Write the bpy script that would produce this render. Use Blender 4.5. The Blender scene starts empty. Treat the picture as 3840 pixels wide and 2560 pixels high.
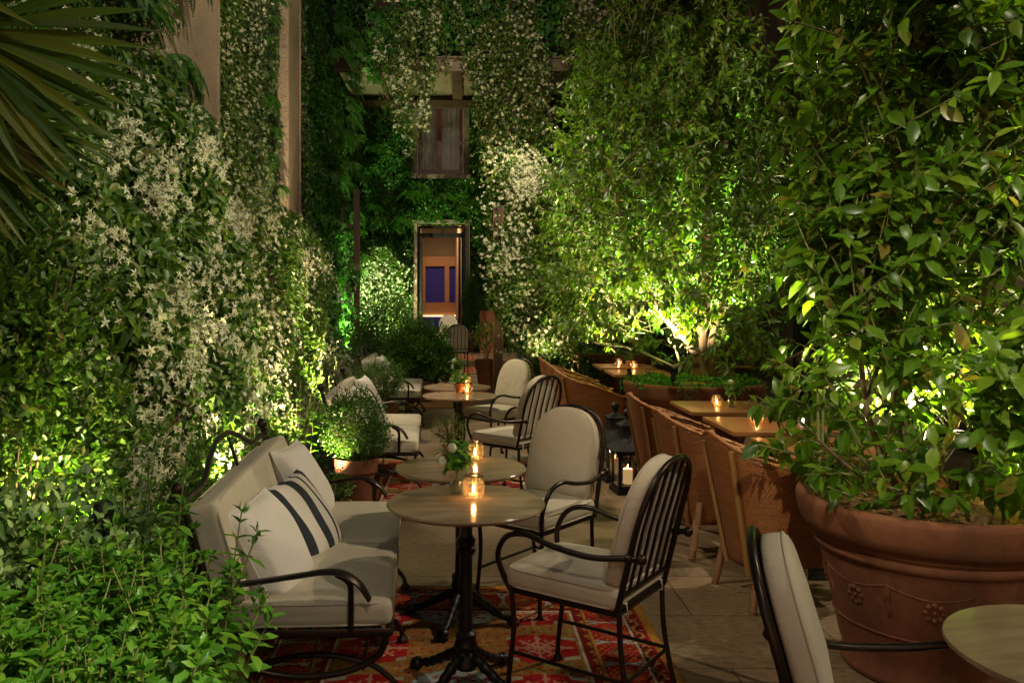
import bpy, math, random
import numpy as np
from mathutils import Vector, Matrix
S = bpy.context.scene
COL = S.collection
rng = np.random.default_rng(11)
random.seed(5)
PI = math.pi
R = math.radians

# ------------------------------------------------------------------ materials
def new_mat(name):
    m = bpy.data.materials.new(name); m.use_nodes = True
    nt = m.node_tree
    return m, nt, nt.nodes['Principled BSDF'], nt.nodes['Material Output']

def N(nt, t, **kw):
    n = nt.nodes.new(t)
    for k, v in kw.items():
        if k in n.inputs.keys() if isinstance(k, str) else False: n.inputs[k].default_value = v
        else: setattr(n, k, v)
    return n

def ramp(nt, fac, stops):
    r = nt.nodes.new('ShaderNodeValToRGB')
    el = r.color_ramp.elements
    el[0].position = stops[0][0]; el[0].color = (*stops[0][1], 1)
    el[1].position = stops[-1][0]; el[1].color = (*stops[-1][1], 1)
    for p, c in stops[1:-1]:
        e = el.new(p); e.color = (*c, 1)
    nt.links.new(fac, r.inputs[0]); return r

def noise(nt, scale, detail=4, rough=.55, coord='Object', stretch=None, dist=0):
    tc = nt.nodes.new('ShaderNodeTexCoord'); n = nt.nodes.new('ShaderNodeTexNoise')
    n.inputs['Scale'].default_value = scale; n.inputs['Detail'].default_value = detail
    n.inputs['Roughness'].default_value = rough; n.inputs['Distortion'].default_value = dist
    src = tc.outputs[coord]
    if stretch:
        mp = nt.nodes.new('ShaderNodeMapping'); mp.inputs['Scale'].default_value = stretch
        nt.links.new(src, mp.inputs[0]); src = mp.outputs[0]
    nt.links.new(src, n.inputs['Vector']); return n

def bump(nt, b, h, strength=.3, dist=.01):
    bp = nt.nodes.new('ShaderNodeBump'); bp.inputs['Strength'].default_value = strength
    bp.inputs['Distance'].default_value = dist
    nt.links.new(h, bp.inputs['Height']); nt.links.new(bp.outputs[0], b.inputs['Normal'])

def simple(name, col, rough=.5, metal=0, nscale=None, col2=None, bumpy=0, bscale=None, coord='Object', stretch=None, spec=.5, rr=None):
    m, nt, b, o = new_mat(name)
    b.inputs['Base Color'].default_value = (*col, 1); b.inputs['Roughness'].default_value = rough
    b.inputs['Metallic'].default_value = metal; b.inputs['Specular IOR Level'].default_value = spec
    if nscale:
        n = noise(nt, nscale, coord=coord, stretch=stretch)
        r = ramp(nt, n.outputs['Fac'], [(.3, col), (.7, col2 or col)])
        nt.links.new(r.outputs[0], b.inputs['Base Color'])
        if bumpy:
            n2 = noise(nt, bscale or nscale * 3, coord=coord) if bscale else n
            bump(nt, b, n2.outputs['Fac'], bumpy)
    return m

def leaf_mat(name, dark, mid, light, rough=.42, trans=.35, spec=.5, yellow=None):
    dark, mid, light = [(c[0] * 1.6, c[1] * 1.65, c[2] * .9) for c in (dark, mid, light)]
    m, nt, b, o = new_mat(name)
    g = nt.nodes.new('ShaderNodeNewGeometry')
    stops = [(0, dark), (.55, mid), (.93, light)]
    if yellow: stops += [(.97, yellow)]
    r = ramp(nt, g.outputs['Random Per Island'], stops)
    b.inputs['Roughness'].default_value = rough; b.inputs['Specular IOR Level'].default_value = spec
    nt.links.new(r.outputs[0], b.inputs['Base Color'])
    t = nt.nodes.new('ShaderNodeBsdfTranslucent')
    mx = nt.nodes.new('ShaderNodeMix'); mx.data_type = 'RGBA'; mx.blend_type = 'MULTIPLY'
    mx.inputs[0].default_value = 1
    nt.links.new(r.outputs[0], mx.inputs[6]); mx.inputs[7].default_value = (1.5, 1.8, .5, 1)
    nt.links.new(mx.outputs[2], t.inputs[0])
    s = nt.nodes.new('ShaderNodeMixShader'); s.inputs[0].default_value = trans
    nt.links.new(b.outputs[0], s.inputs[1]); nt.links.new(t.outputs[0], s.inputs[2])
    nt.links.new(s.outputs[0], o.inputs[0]); return m

def emit(name, col, st):
    m, nt, b, o = new_mat(name)
    b.inputs['Base Color'].default_value = (*col, 1)
    b.inputs['Emission Color'].default_value = (*col, 1); b.inputs['Emission Strength'].default_value = st
    return m

def thin_glass(name, tint, gloss=.12, rough=.02):
    m, nt, b, o = new_mat(name)
    tr = nt.nodes.new('ShaderNodeBsdfTransparent'); tr.inputs[0].default_value = (*tint, 1)
    gl = nt.nodes.new('ShaderNodeBsdfGlossy'); gl.inputs['Roughness'].default_value = rough
    lw = nt.nodes.new('ShaderNodeLayerWeight'); lw.inputs[0].default_value = .35
    mr = nt.nodes.new('ShaderNodeMapRange'); mr.inputs[3].default_value = gloss * .5; mr.inputs[4].default_value = min(1, gloss * 5)
    nt.links.new(lw.outputs['Facing'], mr.inputs[0])
    s = nt.nodes.new('ShaderNodeMixShader'); nt.links.new(mr.outputs[0], s.inputs[0])
    nt.links.new(tr.outputs[0], s.inputs[1]); nt.links.new(gl.outputs[0], s.inputs[2])
    nt.links.new(s.outputs[0], o.inputs[0]); return m

M = {}
M['iron'] = simple('bronze iron', (.030, .021, .016), .33, .75, nscale=9, col2=(.045, .032, .022))
M['cast'] = simple('black cast iron', (.012, .011, .011), .38, .5, nscale=40, col2=(.02, .018, .016), bumpy=.15)
M['black'] = simple('black steel', (.006, .0055, .005), .5, 0, spec=.3)
M['fabric'] = simple('cream canvas', (.50, .435, .32), .9, nscale=3, col2=(.55, .485, .365), bumpy=.25, bscale=420, spec=.15)
M['white'] = simple('off white linen', (.68, .62, .54), .9, nscale=4, col2=(.74, .68, .60), bumpy=.25, bscale=420, spec=.15)
for _k in ('fabric', 'white'):
    _nt = M[_k].node_tree; _b = _nt.nodes['Principled BSDF']; _n = noise(_nt, 5.5, 4, .55, stretch=(1, 1.6, 1), dist=1.2)
    _bp = _nt.nodes.new('ShaderNodeBump'); _bp.inputs['Strength'].default_value = .22; _bp.inputs['Distance'].default_value = .05
    _nt.links.new(_n.outputs['Fac'], _bp.inputs['Height']); _old = _b.inputs['Normal'].links[0].from_node
    _nt.links.new(_bp.outputs[0], _old.inputs['Normal'])
M['strap'] = simple('ivory webbing', (.6, .55, .45), .8)
M['terra'] = None
def terracotta(name, a, b_, c_):
    m, nt, b, o = new_mat(name)
    n = noise(nt, 3.2, 8, .62, stretch=(1, 1, .35)); n2 = noise(nt, 26, 5, .6)
    r = ramp(nt, n.outputs['Fac'], [(.28, a), (.5, b_), (.74, c_)])
    mx = nt.nodes.new('ShaderNodeMix'); mx.data_type = 'RGBA'; mx.blend_type = 'MULTIPLY'; mx.inputs[0].default_value = .55
    r2 = ramp(nt, n2.outputs['Fac'], [(.3, (.55, .5, .48)), (.62, (1, 1, 1))])
    nt.links.new(r.outputs[0], mx.inputs[6]); nt.links.new(r2.outputs[0], mx.inputs[7])
    nt.links.new(mx.outputs[2], b.inputs['Base Color']); b.inputs['Roughness'].default_value = .82
    bump(nt, b, n2.outputs['Fac'], .25, .006); return m
M['terra'] = terracotta('old terracotta', (.062, .022, .010), (.165, .052, .019), (.225, .088, .038))
M['terra_small'] = terracotta('bright terracotta', (.32, .10, .04), (.40, .14, .055), (.45, .17, .08))
M['terra_yellow'] = terracotta('ochre glazed clay', (.42, .25, .06), (.5, .32, .09), (.5, .34, .12))
M['soil'] = simple('bark mulch', (.07, .026, .010), .95, nscale=60, col2=(.24, .10, .036), bumpy=.9)
M['bed'] = simple('dark soil', (.012, .009, .006), .95, nscale=30, col2=(.03, .022, .014), bumpy=.8)
M['wood'] = None
def wood(name, a, b_, rough=.3, sc=(26, 1.2, 26), ax=None):
    m, nt, b, o = new_mat(name)
    n = noise(nt, 1.0, 7, .6, stretch=sc, dist=.6)
    r = ramp(nt, n.outputs['Fac'], [(.3, a), (.7, b_)])
    nt.links.new(r.outputs[0], b.inputs['Base Color']); b.inputs['Roughness'].default_value = rough
    bump(nt, b, n.outputs['Fac'], .08, .004); return m
M['wood'] = wood('teak table wood', (.17, .062, .020), (.30, .125, .042), .3, (2.2, 34, 34))
M['post'] = wood('brown post wood', (.05, .028, .013), (.085, .047, .022), .45, (22, 22, 1.5))
M['panelwood'] = wood('warm panel wood', (.30, .155, .068), (.40, .22, .10), .4, (3, 3, 22))
M['rattan'] = wood('rattan pole', (.24, .115, .035), (.30, .15, .05), .42, (20, 20, 3))
def wicker(name, a, b_):
    m, nt, b, o = new_mat(name)
    at = nt.nodes.new('ShaderNodeAttribute'); at.attribute_name = 'weave'
    sp = nt.nodes.new('ShaderNodeSeparateXYZ'); nt.links.new(at.outputs['Vector'], sp.inputs[0])
    def math_(op, x, y=None, v=None):
        k = nt.nodes.new('ShaderNodeMath'); k.operation = op
        nt.links.new(x, k.inputs[0])
        if y is not None: nt.links.new(y, k.inputs[1])
        if v is not None: k.inputs[1].default_value = v
        return k.outputs[0]
    u = math_('MULTIPLY', sp.outputs[0], v=PI); w = math_('MULTIPLY', sp.outputs[1], v=PI)
    su = math_('SINE', u); sw = math_('SINE', w)
    pr = math_('MULTIPLY', su, math_('COSINE', math_('MULTIPLY', w, v=.5)))
    h = math_('ADD', math_('MULTIPLY', pr, v=.6), math_('ABSOLUTE', sw))
    n = noise(nt, 1, 5, .6, stretch=(5, 5, 60))
    r = ramp(nt, n.outputs['Fac'], [(.3, a), (.7, b_)])
    mr = nt.nodes.new('ShaderNodeMapRange'); mr.inputs[1].default_value = -.3; mr.inputs[2].default_value = 1.2
    mr.inputs[3].default_value = .66; mr.inputs[4].default_value = 1.1; nt.links.new(h, mr.inputs[0])
    mx = nt.nodes.new('ShaderNodeMix'); mx.data_type = 'RGBA'; mx.blend_type = 'MULTIPLY'; mx.inputs[0].default_value = 1
    nt.links.new(r.outputs[0], mx.inputs[6]); nt.links.new(mr.outputs[0], mx.inputs[7])
    nt.links.new(mx.outputs[2], b.inputs['Base Color']); b.inputs['Roughness'].default_value = .5
    bump(nt, b, h, .35, .005)
    # open gaps of the weave
    lt = math_('LESS_THAN', h, v=-.45)
    tr = nt.nodes.new('ShaderNodeBsdfTransparent'); s = nt.nodes.new('ShaderNodeMixShader')
    nt.links.new(lt, s.inputs[0]); nt.links.new(b.outputs[0], s.inputs[1]); nt.links.new(tr.outputs[0], s.inputs[2])
    nt.links.new(s.outputs[0], o.inputs[0]); return m
M['wicker'] = wicker('brown woven wicker', (.165, .052, .013), (.30, .105, .027))
M['braid'] = simple('braided cane', (.27, .10, .028), .5, nscale=60, col2=(.38, .16, .05), bumpy=.6)
M['wrap'] = None
def wrapmat():
    m, nt, b, o = new_mat('cane wrapping')
    tc = nt.nodes.new('ShaderNodeTexCoord'); wv = nt.nodes.new('ShaderNodeTexWave')
    wv.bands_direction = 'Z'; wv.inputs['Scale'].default_value = 34; wv.inputs['Distortion'].default_value = .6
    nt.links.new(tc.outputs['Object'], wv.inputs['Vector'])
    r = ramp(nt, wv.outputs['Fac'], [(.1, (.11, .045, .016)), (.7, (.30, .14, .052))])
    nt.links.new(r.outputs[0], b.inputs['Base Color']); b.inputs['Roughness'].default_value = .5
    bump(nt, b, wv.outputs['Fac'], .6, .004); return m
M['wrap'] = wrapmat()
def marble():
    m, nt, b, o = new_mat('polished travertine top')
    n = noise(nt, 1.0, 6, .6, stretch=(2.2, 16, 16), dist=.5)
    r = ramp(nt, n.outputs['Fac'], [(.28, (.22, .145, .08)), (.5, (.31, .215, .125)), (.75, (.38, .275, .17))])
    nt.links.new(r.outputs[0], b.inputs['Base Color']); b.inputs['Roughness'].default_value = .16
    return m
M['marble'] = marble()
def travertine(name, a, b_, c_, slab=None, pit=.6, rough=.5, darkpit=(.03, .02, .012)):
    m, nt, b, o = new_mat(name)
    n = noise(nt, 1.3, 6, .6, coord='Object', dist=.3)
    n2 = noise(nt, 1.0, 5, .7, coord='Object', stretch=(17, 46, 46))
    n3 = noise(nt, 60, 3, .6, coord='Object')
    r = ramp(nt, n.outputs['Fac'], [(.3, a), (.55, b_), (.75, c_)])
    pr = ramp(nt, n2.outputs['Fac'], [(.40, (.22, .19, .15)), (.48, (.86, .84, .82)), (.6, (1, 1, 1))])
    mx = nt.nodes.new('ShaderNodeMix'); mx.data_type = 'RGBA'; mx.blend_type = 'MULTIPLY'; mx.inputs[0].default_value = pit
    nt.links.new(r.outputs[0], mx.inputs[6]); nt.links.new(pr.outputs[0], mx.inputs[7])
    n4 = noise(nt, 70, 3, .7, coord='Object'); n5 = noise(nt, 3.5, 3, .6, coord='Object')
    pa = nt.nodes.new('ShaderNodeMath'); pa.operation = 'MULTIPLY_ADD'; pa.inputs[1].default_value = .35; nt.links.new(n5.outputs['Fac'], pa.inputs[0]); nt.links.new(n4.outputs['Fac'], pa.inputs[2])
    pr2 = ramp(nt, pa.outputs[0], [(.50, (.16, .12, .08)), (.56, (1, 1, 1))])
    mp_ = nt.nodes.new('ShaderNodeMix'); mp_.data_type = 'RGBA'; mp_.blend_type = 'MULTIPLY'; mp_.inputs[0].default_value = min(1, pit + .3)
    nt.links.new(mx.outputs[2], mp_.inputs[6]); nt.links.new(pr2.outputs[0], mp_.inputs[7])
    last = mp_.outputs[2]; hgt = pr2.outputs[0]
    if slab:
        tc = nt.nodes.new('ShaderNodeTexCoord'); bk = nt.nodes.new('ShaderNodeTexBrick')
        bk.inputs['Scale'].default_value = 1; bk.inputs['Brick Width'].default_value = slab[0]; bk.inputs['Row Height'].default_value = slab[1]
        bk.inputs['Mortar Size'].default_value = .004; bk.inputs['Mortar Smooth'].default_value = .1
        bk.inputs['Color1'].default_value = (.82, .82, .82, 1); bk.inputs['Color2'].default_value = (1.05, 1.03, 1, 1)
        bk.inputs['Mortar'].default_value = (.22, .19, .16, 1); bk.inputs['Bias'].default_value = 0
        nt.links.new(tc.outputs['Object'], bk.inputs['Vector'])
        m2 = nt.nodes.new('ShaderNodeMix'); m2.data_type = 'RGBA'; m2.blend_type = 'MULTIPLY'; m2.inputs[0].default_value = 1
        nt.links.new(last, m2.inputs[6]); nt.links.new(bk.outputs['Color'], m2.inputs[7]); last = m2.outputs[2]
    nt.links.new(last, b.inputs['Base Color'])
    rr = nt.nodes.new('ShaderNodeMapRange'); rr.inputs[3].default_value = rough - .12; rr.inputs[4].default_value = rough + .18
    nt.links.new(n3.outputs['Fac'], rr.inputs[0]); nt.links.new(rr.outputs[0], b.inputs['Roughness'])
    bump(nt, b, hgt, .35, .004); return m
M['floor'] = travertine('travertine paving', (.17, .112, .060), (.245, .17, .097), (.31, .225, .138), (1.2, .62), .55, .42)
M['pilaster'] = travertine('travertine cladding', (.34, .25, .17), (.42, .32, .22), (.47, .37, .26), None, .6, .6)
M['wall'] = simple('brown plaster', (.085, .055, .034), .9, nscale=1.2, col2=(.13, .088, .055), bumpy=.3, bscale=30)
M['palewall'] = simple('pale plaster', (.40, .33, .25), .85, nscale=1.0, col2=(.48, .40, .31), bumpy=.15, bscale=40)
M['jamb'] = simple('weathered stone jamb', (.13, .10, .07), .8, nscale=5, col2=(.20, .16, .115))
M['canopy'] = simple('bronze metal sheet', (.07, .045, .025), .45, .3, nscale=2, col2=(.10, .065, .036))
M['soffit'] = simple('olive canvas soffit', (.13, .105, .055), .7, nscale=2, col2=(.16, .13, .07))
M['redframe'] = simple('red window frame', (.09, .020, .012), .4)
M['curtain'] = None
def curtain():
    m, nt, b, o = new_mat('pale curtain')
    tc = nt.nodes.new('ShaderNodeTexCoord'); wv = nt.nodes.new('ShaderNodeTexWave'); wv.bands_direction = 'X'
    wv.inputs['Scale'].default_value = 4.5; wv.inputs['Distortion'].default_value = 2.5; wv.inputs['Detail'].default_value = 3
    nt.links.new(tc.outputs['Object'], wv.inputs['Vector'])
    r = ramp(nt, wv.outputs['Fac'], [(0, (.42, .36, .30)), (1, (.58, .52, .44))])
    nt.links.new(r.outputs[0], b.inputs['Base Color']); b.inputs['Roughness'].default_value = .9
    bump(nt, b, wv.outputs['Fac'], .6, .05); return m
M['curtain'] = curtain(); _b = M['curtain'].node_tree.nodes['Principled BSDF']; _b.inputs['Emission Color'].default_value = (1, .75, .62, 1); _b.inputs['Emission Strength'].default_value = .012  # faint emission stands in for room light behind the cloth
M['litcurtain'] = None
def litcurtain():
    m = curtain(); m.name = 'lit curtain'; nt = m.node_tree; b = nt.nodes['Principled BSDF']
    b.inputs['Emission Color'].default_value = (1, .62, .32, 1); b.inputs['Emission Strength'].default_value = .14; return m
M['litcurtain'] = litcurtain()
M['blue'] = simple('blue upholstery', (.018, .016, .24), .75, nscale=30, col2=(.024, .020, .30))
M['rose'] = simple('rose plaster', (.46, .28, .19), .8)
M['glow'] = emit('shelf light', (1, .62, .28), 2.2)
M['lens'] = emit('lamp lens', (1, .88, .68), 60)
M['flame'] = emit('candle flame', (1, .55, .18), 22)
M['wax'] = None
def wax():
    m, nt, b, o = new_mat('ivory wax')
    b.inputs['Base Color'].default_value = (.8, .62, .38, 1); b.inputs['Roughness'].default_value = .5
    b.inputs['Subsurface Weight'].default_value = .6; b.inputs['Subsurface Radius'].default_value = (.05, .025, .01)
    b.inputs['Subsurface Scale'].default_value = .6
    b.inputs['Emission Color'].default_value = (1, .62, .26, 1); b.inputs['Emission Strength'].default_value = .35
    return m
M['wax'] = wax()
M['glass'] = thin_glass('clear glass', (.93, .96, .93), .12)
M['amber'] = thin_glass('smoked amber glass', (.86, .70, .52), .14, .06)
_nt = M['amber'].node_tree; _o = [n for n in _nt.nodes if n.type == 'OUTPUT_MATERIAL'][0]; _l = _o.inputs[0].links[0].from_socket
_t = _nt.nodes.new('ShaderNodeBsdfTranslucent'); _t.inputs[0].default_value = (.9, .62, .36, 1); _s = _nt.nodes.new('ShaderNodeMixShader'); _s.inputs[0].default_value = .10
_nt.links.new(_l, _s.inputs[1]); _nt.links.new(_t.outputs[0], _s.inputs[2]); _nt.links.new(_s.outputs[0], _o.inputs[0])
M['pane'] = thin_glass('window pane', (.82, .82, .80), .08)
M['petal'] = None
M['rose_petal'] = simple('white rose petal', (.66, .66, .48), .7, spec=.2)
M['bark'] = simple('rough bark', (.13, .085, .05), .9, nscale=22, col2=(.24, .165, .10), bumpy=.9, stretch=(1, 1, .25))
M['stem'] = simple('green stem', (.10, .115, .035), .6, nscale=14, col2=(.16, .15, .05))
M['woody'] = simple('vine wood', (.09, .05, .025), .85, nscale=20, col2=(.15, .09, .05), bumpy=.5)
M['ficus'] = leaf_mat('ficus leaf', (.030, .066, .008), (.062, .118, .014), (.11, .16, .022), .34, .42, .5, (.19, .15, .03))
M['camphor'] = leaf_mat('camphor leaf', (.028, .060, .008), (.054, .102, .014), (.10, .15, .022), .40, .40, .5, (.17, .12, .03))
M['jasmine'] = leaf_mat('jasmine leaf', (.018, .044, .008), (.04, .085, .014), (.10, .15, .028), .42, .3, .45, (.18, .17, .05))
M['ivy'] = leaf_mat('ivy leaf', (.010, .042, .009), (.026, .095, .018), (.06, .15, .03), .4, .3, .45)
M['greyivy'] = leaf_mat('variegated ivy leaf', (.022, .045, .026), (.045, .075, .045), (.13, .16, .11), .5, .2, .4)
M['fern'] = leaf_mat('fern leaf', (.012, .048, .009), (.03, .095, .018), (.06, .14, .025), .5, .35, .35)
M['mint'] = leaf_mat('mint leaf', (.022, .066, .010), (.045, .12, .016), (.10, .17, .028), .45, .36, .45)
M['box'] = leaf_mat('box leaf', (.014, .042, .008), (.03, .075, .014), (.07, .12, .025), .4, .25, .5)
M['sage'] = leaf_mat('grey green leaf', (.030, .058, .032), (.06, .10, .055), (.13, .17, .10), .5, .2, .4)
M['palm'] = leaf_mat('fan palm leaf', (.014, .032, .006), (.030, .055, .010), (.062, .072, .016), .42, .2, .5)
M['grass'] = leaf_mat('grass blade', (.016, .045, .010), (.03, .075, .016), (.07, .11, .03), .4, .25, .45)
def petalmat():
    m, nt, b, o = new_mat('cream petal'); g = nt.nodes.new('ShaderNodeNewGeometry')
    r = ramp(nt, g.outputs['Random Per Island'], [(0, (.26, .23, .09)), (.25, (.46, .46, .26)), (.7, (.56, .57, .38)), (1, (.68, .69, .54))])
    nt.links.new(r.outputs[0], b.inputs['Base Color']); b.inputs['Roughness'].default_value = .7; b.inputs['Specular IOR Level'].default_value = .2; return m
M['petal'] = petalmat()
def stripe():
    m, nt, b, o = new_mat('striped linen')
    tc = nt.nodes.new('ShaderNodeTexCoord'); sp = nt.nodes.new('ShaderNodeSeparateXYZ')
    nt.links.new(tc.outputs['Object'], sp.inputs[0])
    mr = nt.nodes.new('ShaderNodeMapRange'); mr.inputs[1].default_value = -.25; mr.inputs[2].default_value = .25
    nt.links.new(sp.outputs[1], mr.inputs[0])
    c = (.64, .58, .49); d = (.035, .038, .044)
    r = ramp(nt, mr.outputs[0], [(0, c), (.07, d), (.22, c), (.40, d), (.54, c), (.66, d), (.70, c), (.80, d), (.90, c)])
    r.color_ramp.interpolation = 'CONSTANT'
    nt.links.new(r.outputs[0], b.inputs['Base Color']); b.inputs['Roughness'].default_value = .9; b.inputs['Specular IOR Level'].default_value = .15
    n = noise(nt, 380, 2); bump(nt, b, n.outputs['Fac'], .3); return m
M['stripe'] = stripe()
def attr_mat(name, rough=.95):
    m, nt, b, o = new_mat(name)
    a = nt.nodes.new('ShaderNodeAttribute'); a.attribute_name = 'pattern'
    n = noise(nt, 9, 5); r = ramp(nt, n.outputs['Fac'], [(.25, (.62, .62, .62)), (.7, (1.05, 1.05, 1.05))])
    mx = nt.nodes.new('ShaderNodeMix'); mx.data_type = 'RGBA'; mx.blend_type = 'MULTIPLY'; mx.inputs[0].default_value = 1
    nt.links.new(a.outputs['Color'], mx.inputs[6]); nt.links.new(r.outputs[0], mx.inputs[7])
    nt.links.new(mx.outputs[2], b.inputs['Base Color']); b.inputs['Roughness'].default_value = rough
    b.inputs['Specular IOR Level'].default_value = .1
    n2 = noise(nt, 300, 2); bump(nt, b, n2.outputs['Fac'], .5, .005); return m
M['rug'] = attr_mat('knotted wool')
M['coir'] = simple('coir mat', (.30, .13, .04), .95, nscale=120, col2=(.40, .19, .07), bumpy=.8)

# ------------------------------------------------------------------ objects
def tag(o, label=None, cat=None, group=None, kind=None):
    if label: o['label'] = label
    if cat: o['category'] = cat
    if group: o['group'] = group
    if kind: o['kind'] = kind
    return o

def link(name, me, mat, parent=None):
    o = bpy.data.objects.new(name, me); COL.objects.link(o)
    if mat: me.materials.append(mat)
    if parent: o.parent = parent
    return o

def empty(name, loc, rz=0, label=None, cat=None, group=None):
    o = bpy.data.objects.new(name, None); COL.objects.link(o)
    o.empty_display_size = .1
    o.location = loc; o.rotation_euler = (0, 0, rz); return tag(o, label, cat, group)

def copy_tree(o, parent=None):
    c = o.copy(); COL.objects.link(c)
    if parent: c.parent = parent
    for ch in list(o.children): copy_tree(ch, c)
    return c

def bulk(name, V, polys, smooth=True):
    me = bpy.data.meshes.new(name)
    V = np.asarray(V, np.float32)
    polys = [np.asarray(p, np.int32) for p in polys if len(p)]
    nl = sum(p.size for p in polys); nf = sum(len(p) for p in polys)
    me.vertices.add(len(V)); me.vertices.foreach_set('co', V.ravel())
    me.loops.add(nl); me.loops.foreach_set('vertex_index', np.concatenate([p.ravel() for p in polys]))
    tot = np.concatenate([np.full(len(p), p.shape[1], np.int32) for p in polys])
    st = np.concatenate([[0], np.cumsum(tot)[:-1]]).astype(np.int32)
    me.polygons.add(nf); me.polygons.foreach_set('loop_start', st)
    me.polygons.foreach_set('use_smooth', np.full(nf, smooth, bool))
    me.update(calc_edges=True); return me

class MB:
    def __init__(s): s.v = []; s.f = []
    def add(s, v, f, mx=None):
        b = len(s.v)
        s.v += [tuple(mx @ Vector(p)) if mx else tuple(p) for p in v]
        s.f += [tuple(i + b for i in q) for q in f]; return s
    def box(s, c, sz, rot=None):
        x, y, z = (k / 2 for k in sz)
        v = [(i * x, j * y, k * z) for i in (-1, 1) for j in (-1, 1) for k in (-1, 1)]
        f = [(0, 1, 3, 2), (4, 6, 7, 5), (0, 4, 5, 1), (2, 3, 7, 6), (0, 2, 6, 4), (1, 5, 7, 3)]
        return s.add(v, f, Matrix.Translation(c) @ (rot.to_4x4() if rot else Matrix()))
    def rbox(s, c, sz, r, n=6, puff=0, mx=None):
        hx, hy, hz = (k / 2 for k in sz); r = min(r, hx, hy, hz) * .999
        def sp(h):
            a = [-h] + [-h + r * (1 - math.cos(i * PI / 2 / 3)) for i in range(1, 4)]
            inner = [(-h + r) + (2 * h - 2 * r) * i / n for i in range(1, n)]
            return a + inner + [-q for q in reversed(a)]
        xs, ys, zs = sp(hx), sp(hy), sp(hz)
        v = []; f = []
        def face(A, B, fn):
            b = len(v)
            for a in A:
                for q in B: v.append(fn(a, q))
            nb = len(B)
            for i in range(len(A) - 1):
                for j in range(nb - 1): f.append((b + i * nb + j, b + (i + 1) * nb + j, b + (i + 1) * nb + j + 1, b + i * nb + j + 1))
        face(xs, ys, lambda a, q: (a, q, hz)); face(ys, xs, lambda a, q: (q, a, -hz))
        face(ys, zs, lambda a, q: (hx, a, q)); face(zs, ys, lambda a, q: (-hx, q, a))
        face(zs, xs, lambda a, q: (q, hy, a)); face(xs, zs, lambda a, q: (a, -hy, q))
        out = []
        for p in v:
            cl = [max(-h + r, min(h - r, k)) for k, h in zip(p, (hx, hy, hz))]
            d = Vector(p) - Vector(cl); d = d.normalized() * r if d.length > 1e-9 else d
            q = Vector(cl) + d
            k = (1 - (q.x / hx) ** 2) * (1 - (q.y / hy) ** 2)
            q.z += puff * max(0, k) ** .6 * (1 if q.z > 0 else -.5) * (abs(q.z) / hz)
            out.append(q + Vector((0, 0, 0)))
        T = (mx or Matrix()) @ Matrix.Translation(c) if mx is None else mx @ Matrix.Translation(c)
        return s.add(out, f, T)
    def tube(s, pts, r, n=8, closed=False, caps=True, flat=None):
        P = [Vector(p) for p in pts]; m = len(P)
        rr = r if isinstance(r, (list, tuple)) else [r] * m
        ref = None; rings = []
        for i in range(m):
            a = P[(i - 1) % m] if (closed or i) else P[0]; b = P[(i + 1) % m] if (closed or i < m - 1) else P[-1]
            t = (b - a).normalized()
            if ref is None:
                ref = Vector((0, 0, 1)) if abs(t.z) < .9 else Vector((1, 0, 0))
            u = t.cross(ref)
            if u.length < 1e-6: u = t.orthogonal()
            u.normalize(); w = u.cross(t).normalized(); ref = w
            fl = flat or (1, 1)
            rings.append([P[i] + (u * math.cos(k * 2 * PI / n) * fl[0] + w * math.sin(k * 2 * PI / n) * fl[1]) * rr[i] for k in range(n)])
        v = [q for ring in rings for q in ring]; f = []
        for i in range(m if closed else m - 1):
            j = (i + 1) % m
            for k in range(n): f.append((i * n + k, i * n + (k + 1) % n, j * n + (k + 1) % n, j * n + k))
        if caps and not closed:
            f.append(tuple(reversed(range(n)))); f.append(tuple((m - 1) * n + k for k in range(n)))
        return s.add(v, f)
    def lathe(s, prof, c=(0, 0, 0), n=28, mx=None):
        v = []; f = []; m = len(prof)
        for r, z in prof:
            for k in range(n): v.append((c[0] + r * math.cos(2 * PI * k / n), c[1] + r * math.sin(2 * PI * k / n), c[2] + z))
        for i in range(m - 1):
            for k in range(n): f.append((i * n + k, i * n + (k + 1) % n, (i + 1) * n + (k + 1) % n, (i + 1) * n + k))
        if prof[0][0] > 1e-4: f.append(tuple(reversed(range(n))))
        if prof[-1][0] > 1e-4: f.append(tuple((m - 1) * n + k for k in range(n)))
        return s.add(v, f, mx)
    def ball(s, c, r, n=10, sc=(1, 1, 1)):
        pr = [(max(1e-5, r * math.sin(PI * i / n)), -r * math.cos(PI * i / n)) for i in range(n + 1)]
        return s.lathe(pr, (0, 0, 0), n + 4, Matrix.Translation(c) @ Matrix.Diagonal((*sc, 1)))
    def loft(s, outline, prof, frame):
        """outline: list of (a,b); prof: list of (scale, h); frame(a,b,h)->xyz. First and last are collapsed to points."""
        v = []; f = []; n = len(outline)
        ca = sum(p[0] for p in outline) / n; cb = sum(p[1] for p in outline) / n
        v.append(frame(ca, cb, prof[0][1]))
        for sc, h in prof[1:-1]:
            for a, b in outline: v.append(frame(ca + (a - ca) * sc, cb + (b - cb) * sc, h))
        v.append(frame(ca, cb, prof[-1][1])); m = len(prof) - 2
        for k in range(n): f.append((0, 1 + k, 1 + (k + 1) % n))
        for i in range(m - 1):
            for k in range(n): f.append((1 + i * n + k, 1 + (i + 1) * n + k, 1 + (i + 1) * n + (k + 1) % n, 1 + i * n + (k + 1) % n))
        for k in range(n): f.append((len(v) - 1, 1 + (m - 1) * n + (k + 1) % n, 1 + (m - 1) * n + k))
        return s.add(v, f)
    def build(s, name, mat, parent=None, smooth=True, angle=40):
        me = bpy.data.meshes.new(name); me.from_pydata(s.v, [], s.f); me.update()
        if smooth:
            me.polygons.foreach_set('use_smooth', [True] * len(me.polygons)); me.set_sharp_from_angle(angle=R(angle))
        return link(name, me, mat, parent)

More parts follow.
